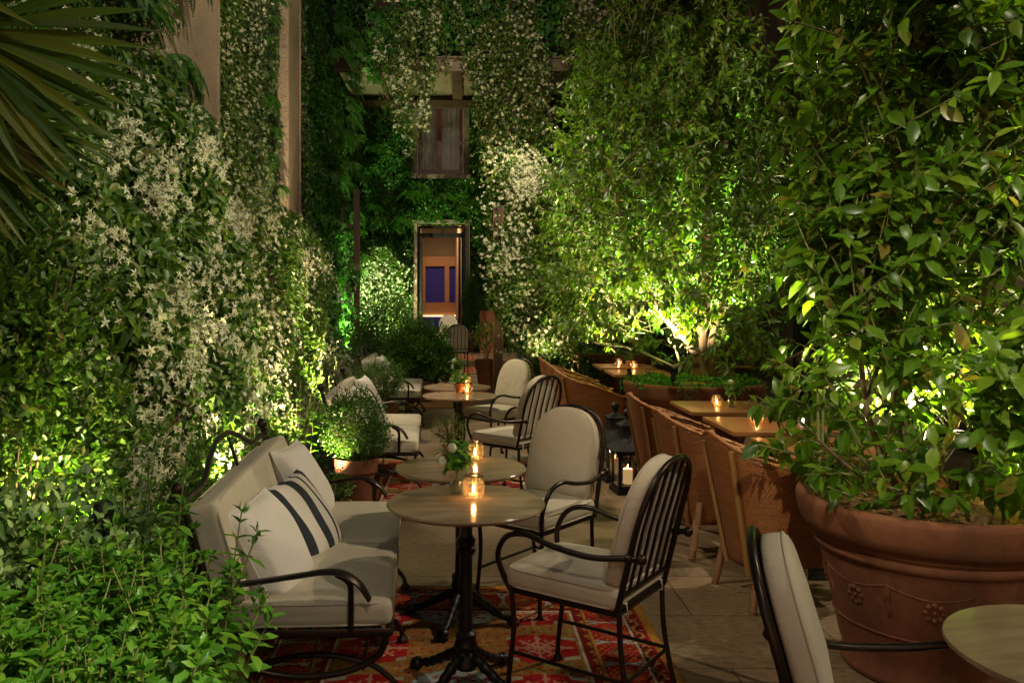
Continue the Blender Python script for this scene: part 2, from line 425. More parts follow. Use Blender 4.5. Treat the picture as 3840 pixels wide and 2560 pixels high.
def smoothpath(pts, n=6):
    P = [Vector(p) for p in pts]; out = []
    for i in range(len(P) - 1):
        a = P[max(i - 1, 0)]; b = P[i]; c = P[i + 1]; d = P[min(i + 2, len(P) - 1)]
        for k in range(n):
            t = k / n
            out.append(.5 * ((2 * b) + (c - a) * t + (2 * a - 5 * b + 4 * c - d) * t * t + (3 * b - a - 3 * c + d) * t ** 3))
    out.append(P[-1]); return out

# ------------------------------------------------------------------ leaves
def unit(a): return a / np.maximum(np.linalg.norm(a, axis=1, keepdims=True), 1e-9)
TPL = {
 'oval': (np.array([(0, 0), (.22, -.36), (.22, 0), (.22, .36), (.58, -.46), (.58, 0), (.58, .46), (.84, -.22), (.86, 0), (.84, .22), (1.03, 0)]),
          [np.array([(0, 2, 1), (0, 3, 2), (7, 8, 10), (8, 9, 10)]), np.array([(1, 2, 5, 4), (2, 3, 6, 5), (4, 5, 8, 7), (5, 6, 9, 8)])]),
 'diamond': (np.array([(0, 0), (.42, -.5), (1, 0), (.42, .5)]), [np.array([(0, 2, 1), (0, 3, 2)])]),
 'ivy': (np.array([(.34, 0), (0, 0), (-.08, -.34), (.22, -.60), (.42, -.30), (1, 0), (.42, .30), (.22, .60), (-.08, .34)]),
         [np.array([(0, i, i + 1) for i in range(1, 8)] + [(0, 8, 1)])]),
 'pleat': (np.array([(0, -.05), (0, .05), (.3, -.27), (.3, 0), (.3, .27), (.58, -.5), (.58, 0), (.58, .5), (.8, -.33), (.8, 0), (.8, .33), (1, -.04), (1, .04)]),
          [np.array([(0, 3, 2), (0, 1, 3), (1, 4, 3), (8, 9, 11), (9, 12, 11), (9, 10, 12)]), np.array([(2, 3, 6, 5), (3, 4, 7, 6), (5, 6, 9, 8), (6, 7, 10, 9)])]),
 'blade': (np.array([(0, -.4), (0, .4), (.3, -.5), (.3, .5), (.65, -.4), (.65, .4), (1, 0)]), [np.array([(4, 6, 5)]), np.array([(0, 2, 3, 1), (2, 4, 5, 3)])]),
}
class Leaves:
    def __init__(s): s.V = []; s.F = {}; s.n = 0
    def add(s, P, D, Nn, L, W, shape='oval', curl=.25, fold=.18):
        k = len(P)
        if not k: return s
        L = np.broadcast_to(L, (k,)); W = np.broadcast_to(W, (k,))
        curl = np.broadcast_to(curl, (k,))
        T, faces = TPL[shape]; m = len(T)
        side = unit(np.cross(Nn, D)); nn = np.cross(D, side)
        u = T[:, 0][None, :]; v = T[:, 1][None, :]
        w = fold * np.abs(v) * 2 * W[:, None] - curl[:, None] * (u ** 2) * L[:, None]
        V = P[:, None, :] + (u * L[:, None])[..., None] * D[:, None, :] + (v * W[:, None])[..., None] * side[:, None, :] + w[..., None] * nn[:, None, :]
        s.V.append(V.reshape(-1, 3)); off = (s.n + np.arange(k) * m)
        for q in faces:
            F = (q[None] + off[:, None, None]).reshape(-1, q.shape[1]); s.F.setdefault(q.shape[1], []).append(F)
        s.n += k * m; return s
    def build(s, name, mat, parent=None, smooth=True):
        me = bulk(name, np.concatenate(s.V), [np.concatenate(x) for x in s.F.values()], smooth)
        return link(name, me, mat, parent)

def orient(out, spread=.7, droop=.6):
    n = unit(out + spread * rng.normal(size=out.shape))
    d = rng.normal(size=out.shape) + np.array([0, 0, -droop * 1.6])
    d = unit(d - (d * n).sum(1, keepdims=True) * n); return d, n

def petals(P, out, size, mat, name, parent):
    """five-petal pinwheel flowers"""
    k = len(P); n = unit(out + .45 * rng.normal(size=out.shape))
    a = unit(np.cross(n, rng.normal(size=n.shape))); b = np.cross(n, a); lv = Leaves()
    sz = size * rng.choice([.4, .7, .9, 1.05, 1.25], k) * rng.uniform(.85, 1.1, k)
    for i in range(5):
        t = 2 * PI * i / 5 + .25
        d = unit(a * math.cos(t) + b * math.sin(t) + .25 * n)
        lv.add(P, d, n, sz * .72, sz * .30, 'diamond', .3, .15)
    return lv.build(name, mat, parent, False)

def wob(a, b, s=0):
    return (np.sin(a * 1.9 + s) * np.sin(b * 2.3 + 1.7 * s) + .6 * np.sin(a * 4.3 + 2 * s + b * 1.3) * np.sin(b * 5.1 + s) + .35 * np.sin(a * 9.7 + s) * np.sin(b * 11.3 + 2.1 * s)) / 1.95

# surfaces: each returns points and outward normals for n samples; depth is how far into the mass
def surf_left(y0, y1, z0, ztop, xbase, lean=.3, bul=.22, seed=0., depth=.28):
    def f(n, front=False):
        y = rng.uniform(y0, y1, n); zt = np.interp(y, *ztop) if isinstance(ztop, tuple) else np.full(n, ztop)
        zt = zt + .22 * wob(y * 2.2, y * 3.1, seed)
        z = z0 + (zt - z0) * rng.uniform(0, 1, n) ** .95
        x = xbase + lean * (1 - (z - z0) / 3.0) + bul * wob(y * 1.5, z * 1.6, seed)
        dd = np.abs(rng.normal(0, .5, n)) * depth
        x = x - (dd * .25 - .03 if front else dd)
        edge = np.minimum((zt - z) / .5, 1); x -= (1 - edge) ** 2 * .25
        e2 = np.minimum(np.minimum(y - y0, y1 - y) / .35, 1); x -= (1 - e2) ** 2 * .25
        o = np.stack([np.full(n, 1.0), np.full(n, -.45), np.full(n, .25)], 1)
        return np.stack([x, y, z], 1), unit(o)
    return f
def surf_back(x0, x1, zlo, zhi, ybase, bul=.2, seed=0., depth=.25, hole=None):
    def f(n, front=False):
        x = rng.uniform(x0, x1, n)
        lo = (np.interp(x, *zlo) if isinstance(zlo, tuple) else np.full(n, zlo)) + .3 * wob(x * 2.7, x * 1.3, seed)
        hi = np.interp(x, *zhi) if isinstance(zhi, tuple) else np.full(n, zhi)
        z = lo + (hi - lo) * rng.uniform(0, 1, n)
        y = ybase - bul * wob(x * 1.5, z * 1.4, seed) - .1
        dd = np.abs(rng.normal(0, .5, n)) * depth
        y = y + (dd * .25 - .03 if front else dd)
        P = np.stack([x, y, z], 1)
        if hole is not None: P = P[~hole(x, z)]
        o = np.zeros_like(P); o[:, 1] = -1; o[:, 2] = .25
        return P, unit(o)
    return f

def clustered(fn, n, ncl, spread, keep=None):
    """positions on a surface gathered in clusters"""
    C, O = fn(ncl, True)
    if keep is not None:
        k = keep(C); C, O = C[k], O[k]
    w_ = rng.pareto(1.6, len(C)) + .25; i = rng.choice(len(C), n, p=w_ / w_.sum())
    return C[i] + rng.normal(size=(n, 3)) * (spread * (.6 + .5 * np.minimum(np.sqrt(w_[i] / w_.mean()), 1.5)))[:, None], O[i]

def vine(name, label, cat, loc, fn, nleaf, L, W, mat, shape='diamond', flowers=0, fsize=.032, ncl=60, spread=.12, group=None, droop=.6, stems=None, keep=None, spr=.7):
    t = empty(name, loc, 0, label, cat, group); off = np.array(loc)
    P, O = fn(nleaf); D, Nn = orient(O, spr, droop)
    k = rng.uniform(.65, 1.25, len(P))
    Leaves().add(P - off, D, Nn, L * k, W * k, shape, .2, .18).build('foliage', mat, t, shape == 'oval')
    if flowers:
        Pf, Of = clustered(fn, flowers, ncl, spread, keep)
        petals(Pf - off, Of, fsize, M['petal'], 'blossoms', t)
    if stems:
        mb = MB()
        for s_ in range(stems):
            P0, _ = fn(14); P0 = P0[np.argsort(P0[:, 2])]
            a = P0[0]; pts = [Vector((a[0], a[1], max(.03, a[2] - .2)))]
            for q in P0[1:]:
                a = .55 * a + .45 * np.array([q[0], q[1], q[2]]); a[2] = max(a[2], pts[-1].z + .02); pts.append(Vector(a))
            mb.tube([p - Vector(loc) for p in smoothpath(pts, 2)], .006, 4)
        mb.build('stem', M['woody'], t)
    return t

def hanging(label, loc, x0, x1, y, ztop, zlo, nst, lpm, fpm, L, W, mat, fsize, rad=.07, shape='diamond', name='jasmine_vine', cat='climbing plant'):
    """strands hanging over an edge, leaves and blossoms gathered along each strand"""
    t = empty(name, loc, 0, label, cat); off = np.array(loc); lv = Leaves(); mb = MB(); FP = []; FO = []
    for s_ in range(nst):
        x = rng.uniform(x0, x1); zt = float(np.interp(x, *ztop)) - abs(rng.normal()) * .12; zl = float(np.interp(x, *zlo)); ln = (zt - zl) * rng.uniform(.35, 1.05) ** .8
        n = max(4, int(ln / .12)); yy = y + rng.normal() * .10; P = []
        for i in range(n):
            P.append((x, yy, zt - ln * i / (n - 1))); x += rng.normal() * .045 - (.02 * math.copysign(1, x - (x0 + x1) / 2)); yy += rng.normal() * .02
        P = np.array(P); mb.tube([Vector(p) - Vector(loc) for p in P], .006, 4)
        k = int(ln * lpm * rng.uniform(.6, 1.4)) + 2; tt = rng.uniform(0, 1, k) * (n - 1)
        Q = np.stack([np.interp(tt, np.arange(n), P[:, i]) for i in range(3)], 1) + rng.normal(size=(k, 3)) * rad * np.array([1, .6, .8])
        D, Nn = orient(np.tile([0, -1., .3], (k, 1)), .6, .9); sz = rng.uniform(.6, 1.3, k); lv.add(Q - off, D, Nn, L * sz, W * sz, shape, .25, .18)
        k = int(ln * fpm * rng.uniform(.2, 1.8))
        if k:
            tt = np.clip(rng.choice(rng.uniform(.05, 1, 4), k) + rng.normal(size=k) * .06, 0, 1) * (n - 1)
            FP.append(np.stack([np.interp(tt, np.arange(n), P[:, i]) for i in range(3)], 1) + rng.normal(size=(k, 3)) * rad * np.array([1.1, .5, 1]) + np.array([0, -.07, 0]))
    lv.build('foliage', mat, t, False); mb.build('stem', M['woody'], t)
    if FP:
        FP = np.concatenate(FP); petals(FP - off, np.tile([0, -1., .2], (len(FP), 1)), fsize, M['petal'], 'blossoms', t)
    return t

# ------------------------------------------------------------------ camera
F_, CX, CY, H = 1913., 1062., 690., 1.64     # focal length and vanishing point measured on the photograph (2352 px wide)
cam = bpy.data.cameras.new('camera'); co = bpy.data.objects.new('camera', cam); COL.objects.link(co)
co.location = (0, 0, H); co.rotation_euler = (R(90), 0, 0)
cam.sensor_width = 36; cam.lens = F_ / 2352 * 36
cam.shift_x = (1176 - CX) / 2352; cam.shift_y = -(784 - CY) / 2352
cam.clip_end = 300; cam.clip_start = .05
S.camera = co

# ------------------------------------------------------------------ setting
mb = MB(); mb.box((1.5, 6.5, -.1), (14, 17, .2)); tag(mb.build('ground', M['floor'], None, False), kind='structure')
mb = MB(); mb.box((1.5, 16.875, .0), (14, 3.75, .28)); tag(mb.build('lower_step', M['floor'], None, False), kind='structure')
mb = MB(); mb.box((1.5, 22.0, .0385), (14, 6.5, .477)); tag(mb.build('upper_terrace', M['floor'], None, False), kind='structure')
# planting bed along the left wall
V = []; nx, ny = 14, 60; Fq = []
for j in range(ny + 1):
    for i in range(nx + 1):
        x = -3.3 + 2.12 * i / nx; y = 2.0 + 12.9 * j / ny
        V.append((x, y, .06 + .06 * math.sin(i / nx * PI) + .02 * math.sin(x * 9) * math.sin(y * 7)))
for j in range(ny):
    for i in range(nx): Fq.append((j * (nx + 1) + i, j * (nx + 1) + i + 1, (j + 1) * (nx + 1) + i + 1, (j + 1) * (nx + 1) + i))
m_ = MB(); m_.add(V, Fq); tag(m_.build('planting_soil', M['bed']), kind='structure')

# left building: wall and two travertine pilasters
lb = empty('garden_wall', (-3.4, 11, 0), 0, 'tall brown courtyard wall under the climbing plants, with two pale stone pilasters', 'wall')
MB().box((-.2, 2.5, 6.5), (.4, 25, 13)).build('wall_face', M['wall'], lb, False)
for ya, yb in ((8.41, 10.27), (14.38, 15.43)):
    mb = MB(); mb.rbox((.20, (ya + yb) / 2 - 11, 6.5), (.40, yb - ya, 13), .018, 4)
    mb.box((.408, yb - 11 - .045, 6.5), (.016, .06, 12.9))
    mb.build('pilaster', M['pilaster'], lb)
# back building
BY = 23.0
bb = empty('courtyard_building', (0, BY, 0), 0, 'brown building closing the courtyard, with an open glazed door and a curtained window', 'building')
mb = MB()
def wallpiece(x0, x1, z0, z1): mb.box(((x0 + x1) / 2, .2, (z0 + z1) / 2), (x1 - x0, .4, z1 - z0))
def zx(px, Y=BY): return (px - CX) / F_ * Y
def zz(py, Y=BY): return H - (py - CY) / F_ * Y
dx0, dx1, dz1 = zx(952), zx(1079), zz(515)
wx0, wx1, wz0, wz1 = zx(945), zx(1078), zz(405), zz(235)
wallpiece(-3.4, dx0, 0, dz1); wallpiece(dx1, 8.5, 0, dz1); wallpiece(-3.4, 8.5, dz1, wz0)
wallpiece(-3.4, wx0, wz0, wz1); wallpiece(wx1, 8.5, wz0, wz1); wallpiece(-3.4, 8.5, wz1, 9.75)
top_w = [(zx(872), zx(1048)), (zx(1255), zx(1352)), (zx(1500), zx(1640))]
last = -3.4
for a, b in top_w: wallpiece(last, a, 9.75, 12.2); last = b
wallpiece(last, 8.5, 9.75, 12.2); wallpiece(-3.4, 8.5, 12.2, 13.5)
mb.build('wall_face', M['wall'], bb, False)
# door: stone surround, black frame, transom, open leaf
mb = MB()
for xa in (dx0 + .04, dx1 - .06): mb.box((xa, .0, (dz1 + .277) / 2), (.09 if xa < 0 and xa < dx0 + .1 else .12, .5, dz1 - .277))
mb.box(((dx0 + dx1) / 2, .01, dz1 + .05), (dx1 - dx0 + .1, .48, .1)); mb.build('door_surround', M['jamb'], bb, False)
df = MB(); zt = zz(545); ztr = zz(519)
ia, ib = zx(959), zx(1070)
for x in (ia + .04, ib - .04): df.box((x, .1, (.277 + ztr) / 2), (.08, .16, ztr - .277))
df.box(((ia + ib) / 2, .1, zt + .06), (ib - ia - .165, .15, .12)); df.box(((ia + ib) / 2, .1, ztr - .03), (ib - ia - .165, .14, .06))
df.box((zx(1016.5), .1, (zt + .12 + ztr - .06) / 2), (.05, .1, ztr - zt - .185))
dfo = df.build('door_frame', M['black'], bb, False)
MB().box(((ia + ib) / 2, .12, (zt + ztr) / 2 + .03), (ib - ia - .17, .012, ztr - zt - .19)).build('transom_pane', M['pane'], dfo, False)
for xd, lean in ((ib - .18, .03), (ia + .11, -.015)):
    dl = MB()
    for q in (-.55, .0): dl.box((xd + lean * (q + .5), .12 + q + .0 + .0, (.30 + zt) / 2), (.055, .07, zt - .33))
    dl.box((xd, -.16, .36), (.05, .52, .1)); dl.box((xd, -.16, zt - .07), (.05, .52, .1)); dl.box((xd, -.16, 1.5), (.03, .5, .04))
    d_ = dl.build('door_leaf', M['black'], bb, False)
    MB().box((xd, -.16, (.3 + zt) / 2), (.01, .5, zt - .5)).build('glass_pane', M['pane'], d_, False)
# window above the door
wf = MB(); sf = MB()
for x in (wx0 + .08, wx1 - .09): sf.box((x, -.03, (wz0 + wz1) / 2), (.17, .2, wz1 - wz0))
sf.box(((wx0 + wx1) / 2, -.06, wz0 - .03), (wx1 - wx0 + .1, .3, .12))
win = sf.build('window', M['jamb'], bb, False)
a, b = wx0 + .17, wx1 - .18; mid = zx(1041)
for x, w in ((a + .05, .10), (b - .05, .10), (a + (b - a) * .48, .12)): wf.box((x, .1, (wz0 + .04 + wz1) / 2), (w, .09, wz1 - wz0 - .06))
wf.box(((a + b) / 2, .105, wz0 + .12), (b - a, .08, .16)); wf.build('sash', M['redframe'], win, False)
MB().box(((a + b) / 2, .13, (wz0 + wz1) / 2), (b - a - .02, .01, wz1 - wz0 - .05)).build('pane', M['pane'], win, False)
mb = MB()
for k in range(60):
    x = a + (b - a) * k / 59
    mb.v += [(x, .32 + .03 * math.sin(k * 1.1), wz0 - .1), (x, .32 + .03 * math.sin(k * 1.1), wz1 + .1)]
    if k: q = 2 * k; mb.f.append((q - 2, q, q + 1, q - 1))
mb.build('curtain', M['curtain'], win)
for a, b in top_w:
    wf = MB()
    for x in (a + .05, b - .05, (a + b) / 2): wf.box((x, .1, 11), (.1, .12, 2.4))
    wf.box(((a + b) / 2, .09, 9.84), (b - a - .2, .1, .1)); w_ = wf.build('window', M['redframe'], bb, False)
    MB().box(((a + b) / 2, .3, 11), (b - a, .03, 2.6)).build('curtain', M['litcurtain'], w_, False)
# room behind the door
RY = 3.5
mb = MB(); x0, x1 = -1.25, -.05
bx = [(zx(977, 26.5), zx(1021.3, 26.5)), (zx(1032, 26.5), zx(1060, 26.5))]
zb0, zb1 = zz(694.6, 26.5), zz(611.6, 26.5)
mb.box((-.6, RY + .06, (zb1 + 3.04) / 2), (2.4, .1, 3.04 - zb1)); mb.box((-.6, RY + .06, (zb0 + 1.13) / 2), (2.4, .1, zb0 - 1.13))
mb.box((-.5 * (-bx[0][1] - bx[1][0]), RY + .055, (zb0 + zb1) / 2), (bx[1][0] - bx[0][1], .11, zb1 - zb0 - .004))
mb.box((bx[0][0] - .3, RY + .055, (zb0 + zb1) / 2), (.6, .11, zb1 - zb0 - .004))
mb.build('wood_panelling', M['panelwood'], bb, False)
MB().box((-.6, RY + .12, (zb0 + zb1) / 2), (2.4, .02, zb1 - zb0 + .1)).build('blue_panel', M['blue'], bb, False)
MB().box((-.6, RY + .1, 3.6), (2.4, .1, 1.1)).box((-.6, 1.9, 4.0), (2.6, 3.4, .1)).build('ceiling', M['soffit'], bb, False)
mb = MB(); mb.box((x0 - .06, 1.9, 2.1), (.1, 3.0, 3.7)); mb.add([(-.03, .42, .28), (-.03, .42, 3.9), (-.22, 3.4, 3.9), (-.22, 3.4, .28)], [(0, 1, 2, 3)])
mb.build('side_wall', M['rose'], bb, False)
MB().box((-.6, 1.95, .2), (2.6, 3.1, .12)).build('room_floor', M['panelwood'], bb, False)
MB().box((-.7, RY - .02, 1.15), (1.1, .05, .03)).build('light_strip', M['glow'], bb, False)
bq = empty('banquette', (-.7, BY + RY - .35, .26), 0, 'dark blue upholstered banquette inside the room behind the door', 'bench')
MB().rbox((0, .22, .6), (1.15, .14, .5), .05).build('backrest', M['blue'], bq); MB().rbox((0, -.02, .36), (1.15, .5, .16), .05).build('seat', M['blue'], bq)
MB().box((0, 0, .14), (1.1, .42, .27)).build('base', M['panelwood'], bq, False)

# canopy
cn = empty('canopy', (0, 19.9, 0), 0, 'bronze metal canopy high over the far terrace, ribbed underneath, with vines hanging over it', 'canopy')
cx0, cx1, cz, ch, cd = zx(768, 19.9), 5.4, 7.1, .30, 3.0
mb = MB(); mb.box(((cx0 + cx1) / 2, 0, cz + ch / 2), (cx1 - cx0, .12, ch)); mb.box(((cx0 + cx1) / 2, .02, cz + ch + .02), (cx1 - cx0, .26, .04))
mb.build('fascia', M['canopy'], cn, False)
MB().box(((cx0 + cx1) / 2, 1.56, cz + .22), (cx1 - cx0, cd - .02, .06)).build('soffit', M['soffit'], cn, False)
MB().box(((cx0 + cx1) / 2, cd - .02, cz - .08), (cx1 - cx0 - .2, .14, .20)).build('back_beam', M['canopy'], cn, False)
for px, w in ((880, .09), (965, .07), (1050, .26), (1235, .09), (1330, .09)):
    MB().box((zx(px, 21.3), 1.5, cz + .11), (w, cd - .2, .16)).build('rib', M['canopy'], cn, False)
for px, yy in ((1098, .9), (1101, 1.6)):
    MB().lathe([(.10, 0), (.10, .03), (.07, .03), (.07, .04)], (zx(px, 20.5), yy, cz + .145), 16).build('downlight', M['curtain'], cn)
mb = MB(); mb.tube([(cx0 + .4, .1, cz + .1), (cx0 - .1, 3.0, cz + 2.2)], .008, 4); mb.tube([(zx(1210, 20), .1, cz + .2), (zx(1232, 20), 2.9, cz + 3)], .008, 4); mb.build('tie_rod', M['black'], cn)
# right building
rb = empty('side_building', (5.6, 11, 0), 0, 'pale rendered side building glimpsed through the trees on the right', 'building')
MB().box((.2, 0, 5.5), (.4, 26, 11)).build('wall_face', M['wall'], rb, False)
MB().box((-.02, -2.5, 1.4), (.1, 8.5, 2.8)).build('rendered_base', M['palewall'], rb, False)
for y in (-5.2, -1.6, 2.2):
    o_ = MB().box((-.1, y, 1.25), (.08, 1.1, 2.5)).build('door', M['black'], rb, False)
    MB().box((-.145, y, 1.35), (.012, .8, 1.9)).build('pane', M['pane'], o_, False)

# ------------------------------------------------------------------ rugs
def hx(c): return np.array(c, float)
RED, DRED, GOLD, OCH, BLUE, PINK, GREEN = hx((.33, .013, .011)), hx((.15, .009, .008)), hx((.38, .18, .035)), hx((.29, .125, .026)), hx((.33, .36, .34)), hx((.46, .22, .15)), hx((.22, .20, .055))
def rug(name, label, loc, w, l, z, step=.0065, rz=0):
    nx, ny = int(w / step), int(l / step)
    xs = np.linspace(-w / 2, w / 2, nx); ys = np.linspace(-l / 2, l / 2, ny)
    X, Y = np.meshgrid(xs, ys); V = np.stack([X, Y, np.full_like(X, .009) + .0008 * rng.normal(size=X.shape)], -1).reshape(-1, 3)
    C = np.empty(X.shape + (3,)); C[:] = OCH
    e = np.minimum(w / 2 - np.abs(X), l / 2 - np.abs(Y))            # distance from the edge
    s = np.where(w / 2 - np.abs(X) < l / 2 - np.abs(Y), Y, X)        # run along the edge
    def put(mask, c): C[mask] = c
    # field
    fw, fl = w / 2 - .40, l / 2 - .40
    put(((np.sin(X * 95) * np.sin(Y * 95 + 2 * np.sin(X * 31))) > .62), hx((.22, .17, .11)))
    put(((np.sin(X * 70 + 1) * np.sin(Y * 64 + 1.5 * np.sin(X * 23))) > .80), RED)
    per = .86; yy = (Y + per / 2) % per - per / 2; ax = np.abs(X)
    r = np.hypot(X * 1.0, yy * 1.15)
    rr = .205 + .006 * np.sin(np.arctan2(yy, X) * 30)
    put(r < rr + .012, hx((.20, .16, .11))); put(r < rr, BLUE)
    th = np.arctan2(yy, X)
    put((r < rr - .03) & (r > .075) & (np.sin(th * 11 + np.sin(r * 90) * 1.5) * np.sin(r * 130) > .35), RED)
    put((np.abs(r - .105) < .008) & (np.sin(th * 8) > -.4), DRED)
    put((r < .05) & (r > .028), RED); put(r < .02, GOLD); put((np.abs(X) < .006) & (r < .1), RED)
    put((np.abs(yy) < .006) & (r < .19) & (r > .05), RED)
    # red shields either side of the medallion
    y2 = (Y) % per - per / 2
    for yc, hh in ((-.30, .17), (.30, .17), (0, .17)):
        pass
    y3 = (Y + .235) % .43 - .215
    sx = np.abs(ax - fw * .66)
    sh = (np.abs(y3) < .155 - .30 * np.maximum(sx - .05, 0)) & (ax > .235) & (ax < fw - .012) & (r > rr + .03)
    put(sh, RED)
    cx_ = ax - fw * .66; q = np.abs(cx_); p = np.abs(y3)
    snow = ((np.abs(q - p) < .010) | (q < .008) | (p < .008)) & (q + p < .17)
    snow |= (np.abs(q + p - .07) < .009) | ((np.abs(q + p - .12) < .008) & (np.sin(q * 190) > 0))
    put(sh & snow, PINK)
    put(sh & (np.abs(y3) > .122 - .3 * np.maximum(sx - .05, 0)) & (sx > .10) & (sx < .19), hx((.34, .31, .22)))
    put((np.abs(y3) > .16) & (ax > .3) & (ax < fw) & (np.sin(X * 60) * np.sin(Y * 75) > .45), GREEN)
    # borders
    b1 = e < .40
    put(b1, RED)
    put((e < .40) & (e > .385), hx((.45, .40, .30)))
    put((e < .385) & (e > .335), DRED); put((e < .38) & (e > .34) & (np.abs(((s * 11) % 1) - .5) * .05 + .337 > e - .006 * np.sin(s * 140)), GOLD)
    put((e < .338) & (e > .325), GOLD)
    # main border : lozenges between blue separators
    mbz = (e < .325) & (e > .135); t = (s / .30) % 1 - .5; ec = e - .23
    put(mbz, RED)
    t = (s / .24) % 1 - .5; dm = np.abs(t) * .24 / .085 + np.abs(ec) / .07
    put(mbz & (dm < 1.06) & (dm > .98), GOLD); put(mbz & (dm < .72) & (dm > .62), PINK); put(mbz & (dm < .42), GREEN); put(mbz & (dm < .25), GOLD)
    put(mbz & (dm > 1.25) & (np.sin(s * 120) * np.sin(e * 140) > .45), GOLD)
    put(mbz & (np.abs(np.abs(t) * .24 - .110 - .012 * np.cos(ec * 26)) < .008), BLUE)
    put((e < .135) & (e > .122), hx((.45, .40, .30)))
    put((e < .122) & (e > .062), DRED); put((e < .115) & (e > .068) & (np.abs(np.sin(s * 42) * .02 + .092 - e) < .009), GOLD)
    put((e < .122) & (e > .062) & (np.sin(s * 84) * np.sin(e * 110) > .7), PINK)
    put((e < .062) & (e > .05), RED); put(e < .05, GOLD); put(e < .012, hx((.30, .13, .03)))
    C *= (1 + .22 * rng.normal(size=X.shape))[..., None].clip(.5, 1.5)
    C *= (1 - .18 * np.clip(wob(X * 2, Y * 14, 3.), -1, 1))[..., None]
    i = np.arange(nx * ny).reshape(ny, nx)
    Fq = np.stack([i[:-1, :-1], i[:-1, 1:], i[1:, 1:], i[1:, :-1]], -1).reshape(-1, 4)
    # thickness: a skirt round the edge
    rim = np.concatenate([i[0, :], i[1:, -1], i[-1, -2::-1], i[-2:0:-1, 0]])
    base = V[rim].copy(); base[:, 2] = .0005; k = len(rim); b0 = len(V); V = np.concatenate([V, base])
    a = np.arange(k); Fs = np.stack([rim, np.arange(b0, b0 + k), np.roll(np.arange(b0, b0 + k), -1), np.roll(rim, -1)], -1)[:, ::-1]
    me = bulk(name, V, [Fq, Fs]); at = me.color_attributes.new('pattern', 'FLOAT_COLOR', 'POINT')
    Cv = np.ones((len(V), 4), np.float32); Cv[:b0, :3] = np.clip(C.reshape(-1, 3), 0, 1); Cv[b0:, :3] = GOLD
    at.data.foreach_set('color', Cv.ravel())
    o = link(name, me, M['rug']); o.location = (*loc, z); o.rotation_euler = (0, 0, rz)
    return tag(o, label, 'rug', 'patterned wool rugs')
rug('rug', 'red and gold patterned rug with pale blue medallions under the nearest two round tables', (-.02, 3.50), 1.95, 2.52, .002)
rug('rug', 'red patterned rug under the third round table, beside the middle settee', (-.06, 7.36), 2.0, 2.30, .002, .009)
rug('rug', 'small faded red runner lying on the first step, behind the far iron chair', (-.27, 17.8), 1.3, 1.75, .1425, .014)
rug('rug', 'faded red runner on the top terrace in front of the open door', (-.30, 19.8), 1.25, 1.75, .2795, .014)
mb = MB(); mb.rbox((-.27, 13.25, .014), (.97, 1.15, .022), .008, 3); tag(mb.build('doormat', M['coir']), 'plain rust brown coir doormat at the foot of the first step', 'doormat')

